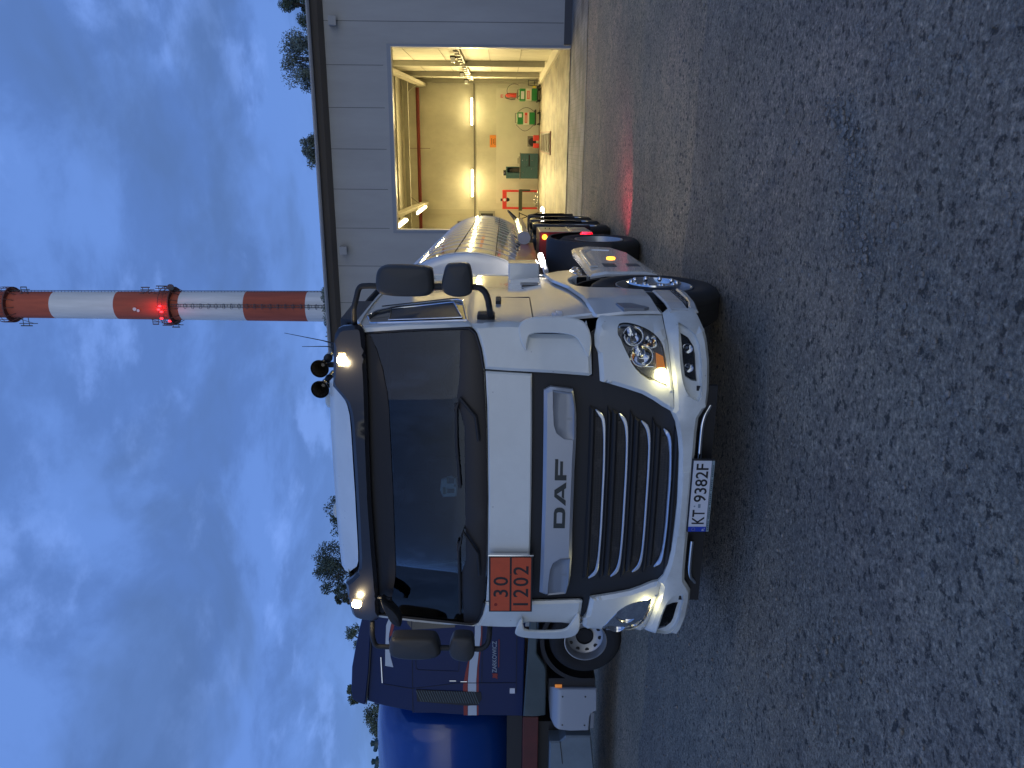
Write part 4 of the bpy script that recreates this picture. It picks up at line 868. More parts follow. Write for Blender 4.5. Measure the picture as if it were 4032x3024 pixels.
patch('visor', vs+[(-a, b) for a, b in vs[-2:0:-1]], M_BLKG if False else mat('visor_dark', (.014,.014,.018), .32, 0, .2), cab, FR(1, -.05), .06, .022, .024)
mb = MB(); mb.box(TX-1.05, TX+1.05, 4.95, 5.1, 2.62, 2.80); mb.build('header_rail', M_DARK, cab)
fa = [(0,2.90),(.5,2.90),(.72,2.90),(.752,2.87),(.740,2.836),(.669,2.787),(.616,2.748),(.555,2.728),(.46,2.720),(.331,2.716),(0,2.712)]
def FA(a, b, o): return (TX+a, S(a, 2.72)-.020+o+(b-2.712)*1.15, b)
patch('roof_front_panel', fa+[(-a, b) for a, b in fa[-2:0:-1]], M_WHITE, cab, FA, .02, grid=.04, step=.03, sm=50)
# roof
def roof():
    mb = MB(); nx, ny = 24, 14; vs_ = []
    for j in range(ny+1):
        v = j/ny
        for i in range(nx+1):
            tx = -1.125+2.25*i/nx; y0 = S(tx, 2.80)+(.02 if abs(tx) > .74 else .22); y = y0+(7.05-y0)*v; e = abs(tx)/1.125
            z = (2.83 if abs(tx) > .74 else 2.885)+.035*math.sin(min(1, v*2.5)*math.pi/2)-.13*e**7-.03*e**2-.02*v; vs_.append((TX+tx, y, z))
    mb.add(vs_, [(j*(nx+1)+i, j*(nx+1)+i+1, (j+1)*(nx+1)+i+1, (j+1)*(nx+1)+i) for j in range(ny) for i in range(nx)])
    return mb.build('roof', M_WHITE, cab, sm=60)
roof()
# side walls with their window openings
def TXS(z): return 1.160-.05*max(0, (z-1.9)/.8)
for sg in (1, -1):
    SWf = lambda a, b, o, sg=sg: (TX+sg*(TXS(b)-o-.10*max(0, (a-6.1))**1.2*.35), a, b)
    out = [(4.895,1.60),(4.90,1.92),(4.97,2.30),(5.02,2.66),(5.2,2.735),(6.4,2.74),(7.1,2.72),(7.1,1.52),(6.6,1.46),(5.0,1.46)]
    win = [(5.015,1.945),(5.055,2.30),(5.09,2.61),(5.33,2.672),(5.50,2.640),(5.63,2.51),(5.76,2.055),(5.70,2.01)]
    wl = patch('cab_side', out, M_WHITE2, cab, SWf, .03, .008, .012, holes=[win], grid=.08)
    SG = lambda base: (lambda a, b, o, sg=sg: (TX+sg*(TXS(b)-o-base), a, b))
    patch('door_lining', [(5.06,1.34),(5.10,1.95),(5.16,2.62),(5.3,2.69),(7.0,2.69),(7.0,1.34)], M_DARK, cab, lambda a, b, o, sg=sg: (TX+sg*(TXS(b)-.05-o-.05*max(0,(a-6.1))), a, b), .01, holes=[] if sg > 0 else [offset(win, -.004)], grid=.25)
    w = patch('side_window', win, M_SIDEG if sg > 0 else M_SIDEC, cab, SG(.014), .005, grid=.12)
    mb = MB(); fr = [(TX+sg*(TXS(b)+.001), a, b) for a, b in resample(win, .06)]; mb.tube(fr+[fr[0]], .007, 6); mb.build('window_seal', M_CHR if sg > 0 else M_BLK, w, sm=60)
    q = [(5.14,1.985),(5.16,2.25),(5.19,2.50),(5.57,2.535),(5.70,2.08),(5.4,2.03)]
    mb = MB(); fr = [(TX+sg*(TXS(b)-.006), a, b) for a, b in q]; mb.tube(fr+[fr[0]], .006, 6); mb.build('sliding_frame', M_CHR, w, sm=60)
    qq = offset(q, .006)
    if sg > 0: patch('open_slot', qq, M_INK, w, SG(.010), .004, grid=.2)
    mb = MB()    # door seams and the handle
    for a in ((5.82,1.50,5.82,2.1),(5.82,2.1,5.66,2.62)): mb.bar((TX+sg*(TXS(a[1])+.001), a[0], a[1]), (TX+sg*(TXS(a[3])+.001), a[2], a[3]), .008)
    mb.bar((TX+sg*1.161, 4.98, 1.50), (TX+sg*1.161, 5.82, 1.50), .008); mb.build('door_seam', M_INK, wl)
    mb = MB(); mb.box(*sorted((TX+sg*1.155, TX+sg*1.185)), 5.55, 5.74, 1.72, 1.76); mb.build('door_handle', M_BLK, wl, .008)
    mb = MB(); mb.box(*sorted((TX+sg*1.165, TX+sg*1.20)), 5.05, 5.15, 1.30, 1.34); mb.box(*sorted((TX+sg*1.165, TX+sg*1.19)), 5.07, 5.13, 1.34, 1.37); mb.build('plastic_clip', M_PLW, wl, .004)
mb = MB(); mb.box(TX-1.13, TX+1.13, 7.06, 7.1, .9, 2.86); mb.build('cab_rear_wall', M_WHITE, cab, .01)
mb = MB(); mb.box(TX-1.10, TX+1.10, 7.02, 7.055, 1.2, 2.8).box(TX-1.12, TX+1.12, 4.95, 7.05, 1.28, 1.32).box(TX-1.08, TX+1.08, 5.1, 7.0, 2.80, 2.815); mb.build('cab_lining', M_DARK, cab)
mb = MB(); mb.box(TX-1.10, TX+1.10, 5.9, 7.02, 1.32, 1.95); mb.build('bunk', M_SEAT, cab, .05)
mb = MB()
mb.prism([(4.90,1.33),(4.88,1.80),(4.96,1.93),(5.25,1.96),(5.42,1.88),(5.45,1.33)], lambda a, b: (TX-1.10, a, b), lambda a, b: (TX+1.10, a, b)); ds = mb.build('dashboard', M_DASH, cab, .02)
mb = MB(); mb.prism([(5.0,1.93),(5.05,2.05),(5.32,2.06),(5.36,1.93)], lambda a, b: (TX+.28, a, b), lambda a, b: (TX+.85, a, b)); mb.build('instrument_hood', M_BLK, ds, .02)
mb = MB(); C_ = Vector((TX+.56, 5.42, 1.97)); A_ = Vector((1,0,0)); B_ = Vector((0,.55,.83)).normalized()
mb.tube([C_+A_*.23*math.cos(k*math.pi/14)+B_*.23*math.sin(k*math.pi/14) for k in range(29)], .018, 8)
mb.bar(C_-A_*.22, C_+A_*.22, .04, .02).bar(C_, C_-B_*.22, .04, .02); mb.build('steering_wheel', M_BLK, cab, sm=60)
for sx in (-.56, .56):
    mb = MB(); x = TX+sx; mb.prism([(5.65,1.40),(5.62,1.62),(5.95,1.66),(6.02,2.34),(6.12,2.36),(6.18,1.60),(6.15,1.40)], lambda a, b: (x-.26, a, b), lambda a, b: (x+.26, a, b)); s_ = mb.build('seat', M_SEAT, cab, .04)
    mb = MB(); mb.box(x-.14, x+.14, 6.0, 6.12, 2.30, 2.54); mb.build('headrest', M_SEAT, s_, .03)
stk = patch('toll_box', [(.109,2.119),(.137,2.044),(.121,2.015),(.047,2.008),(-.011,2.018),(-.02,2.110),(.03,2.128)], mat('toll_box_pale', (.75,.85,.82), .4), cab, FR(1, .03), .03, .008, .010, grid=.03, step=.02)
mb = MB(); x, y, z = FR(1, .026)(.06, 2.06, 0)
for (a, b, c, d) in ((-.05,.00,.03,.048),(.03,.07,-.03,.02),(-.04,-.01,-.03,.02),(.005,.022,-.04,-.028)): mb.box(x+a, x+b, y-.002, y, z+c, z+d)
mb.build('toll_box_mark', mat('mark_grey', (.12,.18,.19), .5), stk)
patch('windscreen_sticker', T['sticker2'], mat('sticker_blue', (.08,.30,.42), .5), cab, FR(1, .026), .003, grid=.05)
for k, wp in enumerate((T['wiper1'], T['wiper2'])):
    w3 = [(TX+a, S(a, b)-.006, b) for a, b in wp]
    mb = MB(); mb.tube(w3[:3] if k == 0 else w3[:3], .011, 6); wo = mb.build('wiper', M_BLK, cab, sm=60)
    mb = MB(); arm = ([(.62,2.012),(.70,1.985),(.58,1.88),(.42,1.86)] if k == 0 else [(-.40,2.006),(-.25,1.97),(-.42,1.87),(-.60,1.86)]); mb.tube([(TX+a, S(a, b)-.018, b) for a, b in arm], .012, 8); mb.build('wiper_arm', M_BLK, wo, sm=60)
# lit marker lamps in the visor
for sg in (1, -1):
    q = [(.972,2.790),(.972,2.738),(.882,2.738),(.882,2.790)]
    ml = patch('marker_lamp', q, mat('marker_bezel', (.6,.5,.3), .3), cab, FR(sg, -.055), .02, .004, .004, grid=.05)
    x, y, z = FR(sg, -.064)(.927, 2.764, 0); mb = MB(); mb.lathe([(0,0),(.003,.026),(.012,.034)], (x, y-.010, z), 'y', 16); mb.build('bulb', M_WARM, ml, sm=60)
    l = bpy.data.lights.new('marker_glow', 'POINT'); l.energy = 2.2; l.color = (1,.78,.45); l.shadow_soft_size = .03; lo = bpy.data.objects.new('marker_glow', l); sc.collection.objects.link(lo); lo.location = (x, y-.06, z)
    x, y, z = FR(sg, 0)(.85, .665, 0); l = bpy.data.lights.new('position_glow', 'POINT'); l.energy = 1.0; l.color = (1,.88,.42); l.shadow_soft_size = .03; lo = bpy.data.objects.new('position_glow', l); sc.collection.objects.link(lo); lo.location = (x, y-.05, z)
# roof horns, lamps, aerials
for k, (x, z) in enumerate(((-1.475, 2.965), (-1.625, 2.972))):
    mb = MB(); mb.lathe([(0,.060),(.004,.064),(.02,.058),(.06,.040),(.14,.028),(.30,.020),(.42,.018),(.44,0)], (x, 5.03, z), 'y', 32); mb.lathe([(.01,.054),(.05,.03),(.10,.012),(.10,0)], (x, 5.03, z), 'y', 28)
    ho = mb.build('horn', mat('horn_dark_chrome', (.10,.09,.075), .25, .9), cab, sm=50)
    mb = MB(); mb.box(x-.015, x+.015, 5.12, 5.16, 2.86, z-.02); mb.build('bracket', M_BLK, ho); mb = MB(); mb.lathe([(0,0),(.01,.022),(.02,.03),(.04,.03),(.05,0)], (x+.05, 5.10, 2.925), 'y', 16); mb.build('compressor_cap', M_BLK, ho, sm=50)
M_CLR = mat('clear_plastic', (.55,.56,.50), .12, 0, .6)
for (x0, x1) in ((-1.85, -1.725), (-2.765, -2.60)):
    mb = MB(); xc = (x0+x1)/2; mb.lathe([(0,.062),(.02,.066),(.06,.058),(.072,.04),(.078,0)], (xc, 5.30, 2.925), 'z', 28); mb.build('roof_lamp', M_CLR, cab, sm=60)
mb = MB(); mb.tube([(-1.345, 5.2, 2.87), (-1.33, 5.25, 2.98), (-1.30, 5.35, 3.28)], [.008,.004,.002], 6); mb.tube([(-1.385, 5.25, 2.87), (-1.385, 5.3, 2.97), (-1.40, 5.35, 3.16)], [.007,.004,.002], 6); mb.build('aerial', M_INK, cab)
mb = MB(); mb.box(-1.40, -1.335, 5.15, 5.25, 2.86, 2.90); mb.build('aerial_base', M_BLK, cab, .01)
mb = MB(); mb.prism([(5.2,2.70),(5.95,2.73),(5.95,2.88),(5.3,2.86)], lambda a, b: (TX+1.02, a, b), lambda a, b: (TX+1.10, a, b)); mb.build('roof_side_trim', M_BLK, cab, .01)
# mirrors
def shell(pts, y0, depth, m, name, parent):
    """rounded mirror housing from its outline (x,z) in world coordinates"""
    pts = smooth_poly(pts, 2); cx = sum(p[0] for p in pts)/len(pts); cz = sum(p[1] for p in pts)/len(pts); n = len(pts); mb = MB(); rings = []
    for d, s_ in ((0,.0),(0.0,.80),(.008,.93),(.03,.99),(.055,1.0),(depth,.97),(depth,.90)):
        rings.append([(cx+(p[0]-cx)*s_, y0+d, cz+(p[1]-cz)*s_) for p in pts])
    vs_ = [v for r in rings for v in r]; fs = [(i*n+k, i*n+(k+1)%n, (i+1)*n+(k+1)%n, (i+1)*n+k) for i in range(len(rings)-1) for k in range(n)]; fs.append(tuple((len(rings)-1)*n+k for k in range(n)))
    mb.add(vs_, fs); o = mb.build(name, m, parent, sm=50)
    mb = MB(); mb.add([(cx+(p[0]-cx)*.88, y0+depth+.002, cz+(p[1]-cz)*.88) for p in pts], [tuple(range(n))]); mb.build('mirror_glass', M_CHR, o); return o
def tube_path(pts, y, r, yend=None):
    P = cat(pts, 5); n = len(P); return [(p[0], y+((yend-y)*max(0, (k/(n-1)-.72)/.28) if yend else 0), p[1]) for k, p in enumerate(P)], r
for side in ('R', 'L'):
    pts1, pts2 = T['mir'+side], T['mir'+side+'2']; mr_ = shell(pts1, 4.80, .13, M_MIR, 'mirror', cab); shell(pts2, 4.80, .12, M_MIR, 'mirror', cab)
    if side == 'R': up = [(-1.19,2.70),(-1.06,2.685),(-.95,2.655),(-.88,2.63),(-.868,2.58),(-.87,2.50)]; lo_ = [(-.872,1.91),(-.874,1.865),(-.90,1.825),(-.95,1.803),(-1.02,1.793),(-1.10,1.79)]; mid = [(-.871,2.18),(-.870,2.08)]
    else: up = [(-3.36,2.69),(-3.45,2.675),(-3.55,2.662),(-3.595,2.64),(-3.603,2.58),(-3.605,2.50)]; lo_ = [(-3.62,1.91),(-3.62,1.86),(-3.59,1.82),(-3.54,1.80),(-3.47,1.793),(-3.42,1.79)]; mid = [(-3.613,2.18),(-3.613,2.08)]
    P, _ = tube_path(up[::-1], 4.87, .02, 5.02); MB().tube(P, .019, 10).build('mirror_arm', M_BLK, cab, sm=60); P, _ = tube_path(lo_, 4.87, .02, 5.05); MB().tube(P, .021, 10).build('mirror_arm', M_BLK, cab, sm=60)
    MB().tube([(mid[0][0], 4.87, mid[0][1]), (mid[1][0], 4.87, mid[1][1])], .022, 10).build('mirror_link', M_BLK, cab, sm=60)
    xs = -1.13 if side == 'R' else -3.43; s_ = 1 if side == 'R' else -1
    mb = MB(); mb.box(*sorted((xs-.02*s_, xs+.045*s_)), 5.02, 5.16, 1.76, 1.88); mb.build('mirror_foot', M_BLK, cab, .015)
cb = T['curb']; shell([(p[0], p[1]) for p in cb], 4.70, .10, M_BLK, 'kerb_mirror', cab)
mb = MB(); mb.tube([(-3.12, 4.76, 2.50), (-3.14, 4.82, 2.60), (-3.14, 4.92, 2.66)], .014, 8); mb.build('kerb_mirror_arm', M_BLK, cab, sm=60)
# plates and signs
pb = [(.342,.458),(.342,.315),(-.195,.315),(-.195,.458)]
npx = empty('number_plate', (-2.205, 4.6, .385), 'white Polish number plate reading KT 9382F in a black holder', 'number plate')
# the plate is fixed to the bumper, so it belongs to the cab
bpy.data.objects.remove(npx)
mb = MB(); mb.box(-2.470, -1.938, 4.565, 4.585, .312, .462); np_ = mb.build('number_plate', M_BLK, cab, .006)
mb = MB(); mb.box(-2.425, -1.948, 4.561, 4.5645, .336, .454); mb.build('plate_face', M_PLW, np_)
mb = MB(); mb.box(-2.462, -2.4255, 4.561, 4.5645, .336, .454); mb.build('country_band', M_PLB, np_)
mb = MB(); mb.box(-2.462, -1.948, 4.562, 4.5645, .316, .332); mb.build('holder_strip', mat('holder_pale', (.25,.33,.35), .5), np_)
ex, ez = (1,0,0), (0,0,1)
link('plate_text', text_mesh('KT', ex, ez, (-2.405, 4.5600, .353), .105, .082, thick=.012), M_INK, np_)
link('plate_text', text_mesh('9382F', ex, ez, (-2.243, 4.5600, .353), .275, .082, thick=.012), M_INK, np_)
link('plate_text', text_mesh('PL', ex, ez, (-2.456, 4.5600, .345), .022, .018), M_PLW, np_)
mb = MB()
for k in range(12): t_ = k*math.pi/6; mb.lathe([(0,0),(0,.0016)], (-2.444+.011*math.cos(t_), 4.5602, .42+.011*math.sin(t_)), 'y', 6)
mb.build('star_ring', mat('star_yellow', (.6,.5,.05), .5), np_)
mb = MB(); mb.box(-2.286, -2.258, 4.5602, 4.5608, .385, .402); mb.lathe([(0,0),(0,.006)], (-2.275, 4.5602, .425), 'y', 10); mb.build('plate_seal', mat('seal_grey', (.22,.28,.33), .5), np_)
mb = MB()
for k in range(34):
    if k % 7 != 5: mb.box(-2.452+k*.0145, -2.443+k*.0145, 4.5606, 4.5618, .320, .3285)
mb.build('holder_print', mat('holder_ink', (.05,.08,.10), .5), np_)
sx0, sx1, sz0, sz1 = TX-.862, TX-.416, 1.489, 1.793; sy = 4.640
mb = MB(); mb.box(sx0, sx1, sy, sy+.012, sz0, sz1); sg_ = mb.build('hazard_plate', M_INK, cab, .003)
zm = 1.641
mb = MB(); mb.box(sx0+.012, sx1-.012, sy-.003, sy-.0005, zm+.007, sz1-.012).box(sx0+.012, sx1-.012, sy-.003, sy-.0005, sz0+.012, zm-.007); mb.build('orange_field', M_ORG, sg_)
link('plate_text', text_mesh('30', ex, ez, (sx0+.124, sy-.0040, 1.658), .160, .104, spacing=1.25, thick=.012), M_INK, sg_)
link('plate_text', text_mesh('1202', ex, ez, (sx0+.056, sy-.0040, 1.516), .312, .108, spacing=1.2, thick=.012), M_INK, sg_)
mb = MB(); mb.box(sx1+.001, sx1+.010, sy-.006, sy+.02, sz0-.005, sz1+.004).box(sx0, sx1, sy+.0125, sy+.03, sz1-.03, sz1-.01); mb.build('plate_holder', M_CHR, sg_)
mb = MB(); mb.lathe([(0,0),(0,.004),(.003,.004)], ((sx0+sx1)/2+.08, sy-.006, zm), 'y', 10); mb.lathe([(0,0),(0,.012),(.002,.012)], (TX-.80, sy-.0045, 1.745), 'y', 14); mb.build('rivet', mat('rivet_dark_red', (.25,.03,.02), .4, .5), sg_)

# --- wheels
def wheel(name, parent, xo, y, sg, r=.512, w=.30, dual=False, hub=True, cap=True, detail=False):
    """sg +1: outer face towards +x"""
    o = MB(); c = (xo, y, r)
    o.lathe([(-.03,.298),(-.012,.32),(-.002,.40),(-.004,.455),(-.03,.492),(-.055,.508),(-.06,.512),(-.24,.512),(-.25,.50),(-.29,.45),(-.30,.32),(-.27,.298)], c, 'x', 64, sgn=sg)
    for k in range(4): o.lathe([(-.085-.045*k,.5135),(-.095-.045*k,.5135)], c, 'x', 64, sgn=sg)
    tr = parent if name is None else None
    ty = o.build('wheel', M_TYRE, parent, sm=40)
    mb = MB(); mb.lathe([(-.025,.300),(-.012,.304),(-.010,.292),(-.04,.278),(-.13,.262),(-.15,.235),(-.16,.10),(-.16,0)], c, 'x', 48, sgn=sg); rm = mb.build('rim', M_RIM, ty, sm=35)
    mb = MB()
    if cap:   # bright ring with nuts standing proud
        mb.lathe([(-.02,.0),(-.02,.13),(-.012,.15),(.008,.178),(.018,.188),(.020,.205),(.008,.213),(-.02,.206),(-.08,.200)], c, 'x', 56, sgn=sg)
    else: mb.lathe([(-.158,.128),(-.13,.124),(-.125,.116),(-.15,.112),(-.15,.0)], c, 'x', 40, sgn=sg)
    mb.build('hub', M_CHR if cap else M_TYRE, rm, sm=35)
    if detail:
        rr = .178 if cap else .222; h0 = .006 if cap else -.158
        mb = MB(); mb.lathe([(h0,.019),(h0+.014,.018),(h0+.022,.012),(h0+.025,0)], (xo, y+rr, r), 'x', 8, sgn=sg); first = mb.build('wheel_nut', M_CHR, rm, sm=40) if cap else None
        mb = MB(); mb.lathe([(-.148,.030),(-.1478,.026),(-.1478,0)], (xo, y+rr, r), 'x', 16, sgn=sg); hole = None if cap else mb.build('hand_hole', M_INK, rm)
        for src in (first, hole):
            if src is None: continue
            src.data.transform(Matrix.Translation(-Vector((0, rr, 0))))
            for k in range(10):
                q = src if k == 0 else src.copy()
                if k: sc.collection.objects.link(q); q.parent = rm
                t_ = (k+.3)*math.pi/5; q.location = (0, rr*math.cos(t_), rr*math.sin(t_))
    return ty
wheel('w', cab, TX+1.25, 5.96, 1, detail=True); wheel('w', cab, TX-1.25, 5.96, -1)
wheel('w', cab, TX+1.19, 9.62, 1, cap=False); wheel('w', cab, TX-1.19, 9.62, -1, cap=False)
for sg in (1, -1):
    mb = MB(); mb.lathe([(0,.60),(0,.62),(-.30,.62),(-.30,.60),(0,.60)], (TX+sg*1.20, 5.98, .53), 'x', 24, arc=(.0, math.pi), sgn=sg); mb.build('inner_arch', M_INK, cab, sm=40)
    mb = MB(); mb.box(*sorted((TX+sg*.9, TX+sg*1.20)), 6.60, 6.63, .30, .62); mb.build('mud_flap', M_INK, cab)
mb = MB(); mb.box(TX-.45, TX-.35, 5.0, 10.6, .75, 1.02).box(TX+.35, TX+.45, 5.0, 10.6, .75, 1.02).box(TX-.9, TX+.9, 5.2, 7.0, .70, 1.25).box(TX-.95, TX+.95, 5.9, 6.05, .45, .60).box(TX-.95, TX+.95, 9.55, 9.7, .42, .62).box(TX-.62, TX+.62, 5.0, 5.1, .45, 1.2); mb.build('chassis', M_INK, cab)
# side fairing between the axles
M_SLOT = mat('slot_grey', (.07,.075,.08), .5)
for sg in (1, -1):
    sk = [(6.71,.935),(7.4,.945),(8.2,.965),(8.50,.95),(8.50,.78),(8.42,.52),(8.0,.40),(7.4,.345),(6.77,.285),(6.70,.33),(6.69,.80)]
    def SK(a, b, o, sg=sg): return (TX+sg*(1.225-.05*max(0, (b-.80))/.15*.6-.03*max(0, (.42-b)/.1)-o), a, b)
    sk_ = patch('side_fairing', sk, M_WHITE2, cab, SK, .04, .02, .025, grid=.06)
    for (a, b, c, d) in ((7.00,7.20,.655,.775),(7.04,7.20,.435,.55)): MB().box(*sorted((TX+sg*1.224, TX+sg*1.2275)), a, b, c, d).build('step_slot', M_SLOT, sk_)
    rp = [(7.0,.83),(7.0,.90),(8.10,.90),(8.28,.78),(8.22,.58),(8.14,.58),(8.19,.76),(8.06,.855)]
    patch('pressed_rib', rp, M_WHITE2, sk_, lambda a, b, o, sg=sg: (TX+sg*(1.232-o), a, b), .01, .005, .006, grid=.1)
    mb = MB(); mb.lathe([(0,.045),(.012,.04),(.018,.0)], (TX+sg*1.226, 7.55, .64), 'x', 16, sgn=sg); mb.build('side_marker', M_AMB if sg > 0 else M_AMBU, sk_, sm=50)
    mb = MB(); mb.tube([(TX+sg*1.10, 7.0+.05*k, 1.0+.03*math.sin(k*1.7)) for k in range(12)], .045, 10); mb.box(*sorted((TX+sg*.75, TX+sg*1.17)), 6.75, 6.85, .96, 1.05); mb.build('air_tank', M_CHR, cab, sm=50)
    # wing over the drive wheel
    mb = MB(); mb.lathe([(0,.585),(.0,.62),(-.03,.64),(-.55,.64),(-.55,.62),(-.03,.60)], (TX+sg*1.20, 9.62, .53), 'x', 28, arc=(.25, math.pi+.15), sgn=sg); mb.build('drive_wing', M_BLK, cab, sm=40)
    mb = MB(); mb.lathe([(-.30,.0),(-.30,.30),(-.31,.45),(-.33,.50),(-.34,.512),(-.60,.512),(-.62,.3)], (TX+sg*1.20, 9.62, .512), 'x', 40, sgn=sg); mb.build('inner_tyre', M_TYRE, cab, sm=40)
    # white corner box and intake behind the door
    mb = MB(); mb.prism([(6.74,1.385),(6.74,1.66),(6.98,1.66),(6.98,1.40)], lambda a, b: (TX+sg*1.06, a, b), lambda a, b: (TX+sg*1.285, a+.02, b)); mb.build('corner_box', M_WHITE2, cab, .012)
    mb = MB(); mb.prism([(6.30,1.37),(6.30,1.55),(6.45,1.56),(6.45,1.385)], lambda a, b: (TX+sg*1.14, a, b), lambda a, b: (TX+sg*1.172, a, b)); mb.build('air_intake', M_BLKG, cab, .008)
# lit work lamp on a white arm
mb = MB(); mb.box(TX+1.13, TX+1.19, 7.05, 7.5, 1.285, 1.325); wa = mb.build('work_lamp', M_PLW, cab, .01)
mb = MB(); mb.box(TX+1.13, TX+1.20, 7.5, 8.15, 1.285, 1.335); mb.build('lamp_tube', M_LED, wa, .02)
l = bpy.data.lights.new('work_light', 'POINT'); l.energy = 5; l.color = (1,.95,.9); l.shadow_soft_size = .08; lo = bpy.data.objects.new('work_light', l); sc.collection.objects.link(lo); lo.location = (TX+1.27, 7.8, 1.33)
# red rear marker throwing light on the ground
mb = MB(); mb.box(TX+1.13, TX+1.17, 10.27, 10.30, .64, .68); mb.build('red_marker', M_REDL, cab, .005)
l = bpy.data.lights.new('red_marker_light', 'SPOT'); l.energy = 34; l.color = (1,.06,.16); l.spot_size = math.radians(85); l.spot_blend = .5; l.shadow_soft_size = .03
lo = bpy.data.objects.new('red_marker_light', l); sc.collection.objects.link(lo); lo.location = (TX+1.16, 10.32, .66); lo.rotation_euler = Vector((.42, .62, -.62)).to_track_quat('-Z', 'Y').to_euler()

# ================================================================ WHITE TANK TRAILER (swung 2 degrees)
def trailer():
    YK = 9.3; tr = empty('tank_trailer', (TX, YK, 0), 'white tank trailer coupled behind the white cab, with steel tubes and black wings', 'trailer')
    A = math.radians(2.2); R_ = 1.14; zc = 2.10
    # modelled straight, swung by the empty
    mb = MB(); n = 64; rings = [(8.10,.0),(8.10,.5),(8.10,.93),(8.105,.965),(8.13,.99),(8.17,1.0)]+[(8.4+.02*0+k*.42, 1.0) for k in range(20)]+[(16.55,.98),(16.65,.7),(16.68,0)]
    vs_ = []
    for y, s_ in rings:
        for k in range(n):
            t_ = 2*math.pi*k/n; vs_.append((TX+R_*s_*math.cos(t_), y, zc+.98*R_*s_*math.sin(t_)))
    mb.add(vs_, [(i*n+k, i*n+(k+1)%n, (i+1)*n+(k+1)%n, (i+1)*n+k) for i in range(len(rings)-1) for k in range(n)]); sh = mb.build('tank_shell', M_TANKW, tr, sm=40)
    for y in [8.2+.62*k for k in range(14)]:
        mb = MB(); mb.lathe([(-.012,R_-.002),(-.006,R_+.006),(.006,R_+.006),(.012,R_-.002)], (TX, y, zc), 'y', n)
        mb.v = [(x, y_, zc+(z-zc)*.98) for x, y_, z in mb.v]; mb.build('tank_band', M_TANKW, sh, sm=40)
    mb = MB()
    for ang in (.12, -.28): mb.bar((TX+(R_+.002)*math.cos(ang), 8.2, zc+.98*(R_+.002)*math.sin(ang)), (TX+(R_+.002)*math.cos(ang), 16.5, zc+.98*(R_+.002)*math.sin(ang)), .008)
    mb.build('lining_seam', M_DASH, sh)
    mb = MB(); mb.box(TX-.55, TX-.40, 8.4, 16.6, .95, 1.15).box(TX+.40, TX+.55, 8.4, 16.6, .95, 1.15); mb.build('chassis_rail', M_RED, tr, .01)
    for sg in (1, -1):
        mb = MB(); mb.prism([(8.1,1.33),(8.1,1.60),(11.0,1.45),(11.0,1.28)], lambda a, b: (TX+sg*.98, a, b), lambda a, b: (TX+sg*1.02, a, b)); mb.build('red_side_rail', M_RED, tr, .005)
        mb = MB(); mb.tube([(TX+sg*1.11, 10.7, 1.42), (TX+sg*1.11, 14.6, 1.42)], .088, 28); tb = mb.build('hose_tube', M_ALU, tr, sm=50)
        mb = MB(); mb.lathe([(0,0),(0,.090),(-.012,.090),(-.012,0)], (TX+sg*1.11, 10.70, 1.42), 'y', 28); mb.build('end_cap', mat('tube_cap', (.30,.33,.40), .4, .3), tb, sm=40)
        for y in (11.6, 13.2): mb = MB(); mb.lathe([(0,.092),(.03,.092)], (TX+sg*1.11, y, 1.42), 'y', 28); mb.build('tube_strap', M_CHR, tb)
        # tool locker with silver side and red front
        mb = MB(); mb.box(*sorted((TX+sg*.85, TX+sg*1.215)), 10.36, 11.38, .50, 1.22); bx = mb.build('tool_locker', M_RED, tr, .01)
        mb = MB(); mb.box(*sorted((TX+sg*1.2155, TX+sg*1.222)), 10.37, 11.37, .51, 1.21); mb.build('locker_door', M_ALU, bx, .003)
        mb = MB()
        for z in (.78,): mb.box(*sorted((TX+sg*1.222, TX+sg*1.232)), 10.38, 11.36, z, z+.02)
        mb.build('door_rail', M_CHR, bx)
        mb = MB()
        for z in (1.12, 1.06): mb.box(*sorted((TX+sg*1.222, TX+sg*1.24)), 10.42+1.2-1.12*.6-.02, 10.9, z-.012, z)
        mb.build('latch', M_BLK, bx)
        mb = MB(); mb.lathe([(0,.0),(-.02,.03),(0,.035)], (TX+sg*1.15, 10.355, 1.15), 'y', 14); mb.build('front_marker', M_AMB if sg > 0 else M_AMBU, bx, sm=50)
        mb = MB(); mb.box(*sorted((TX+sg*.3, TX+sg*1.2)), 10.355, 10.362, .50, .54); mb.build('locker_lip', M_RED, bx)
        for k, y in enumerate((12.35, 13.66, 14.97)):
            wheel('w', tr, TX+sg*1.20, y, sg, cap=False)
            mb = MB(); mb.lathe([(0,.60),(.0,.66),(-.02,.69),(-.42,.69),(-.42,.66),(-.02,.655)], (TX+sg*1.235, y, .56), 'x', 28, arc=(-.1, math.pi+.25), sgn=sg); mb.build('wing', M_BLKG if k < 2 else M_BLK, tr, sm=40)
        mb = MB(); mb.box(*sorted((TX+sg*.85, TX+sg*1.22)), 15.75, 15.80, .30, 1.0); mb.build('mud_flap', M_INK, tr)
        mb = MB(); mb.bar((TX+sg*1.15, 14.7, 1.50), (TX+sg*1.26, 16.0, 1.62), .03).bar((TX+sg*1.0, 15.3, 1.3), (TX+sg*1.26, 15.6, 1.60), .03); mb.build('rear_strut', M_BLK, tr)
    mb = MB(); mb.box(TX-1.0, TX+1.0, 12.0, 15.6, .62, .95).box(TX-.4, TX+.4, 8.5, 9.9, 1.02, 1.2).box(TX-.9, TX+.9, 10.6, 11.2, .6, 1.1); mb.build('running_gear', M_INK, tr)
    mb = MB(); mb.lathe([(0,.035),(.05,.04),(.10,0)], (TX+1.26, 15.9, .92), 'x', 14); mb.bar((TX+1.1, 15.9, .88), (TX+1.28, 15.9, .90), .02); ml = mb.build('rear_marker', M_LED, tr, sm=60)
    tr.rotation_euler = (0, 0, A)
trailer()

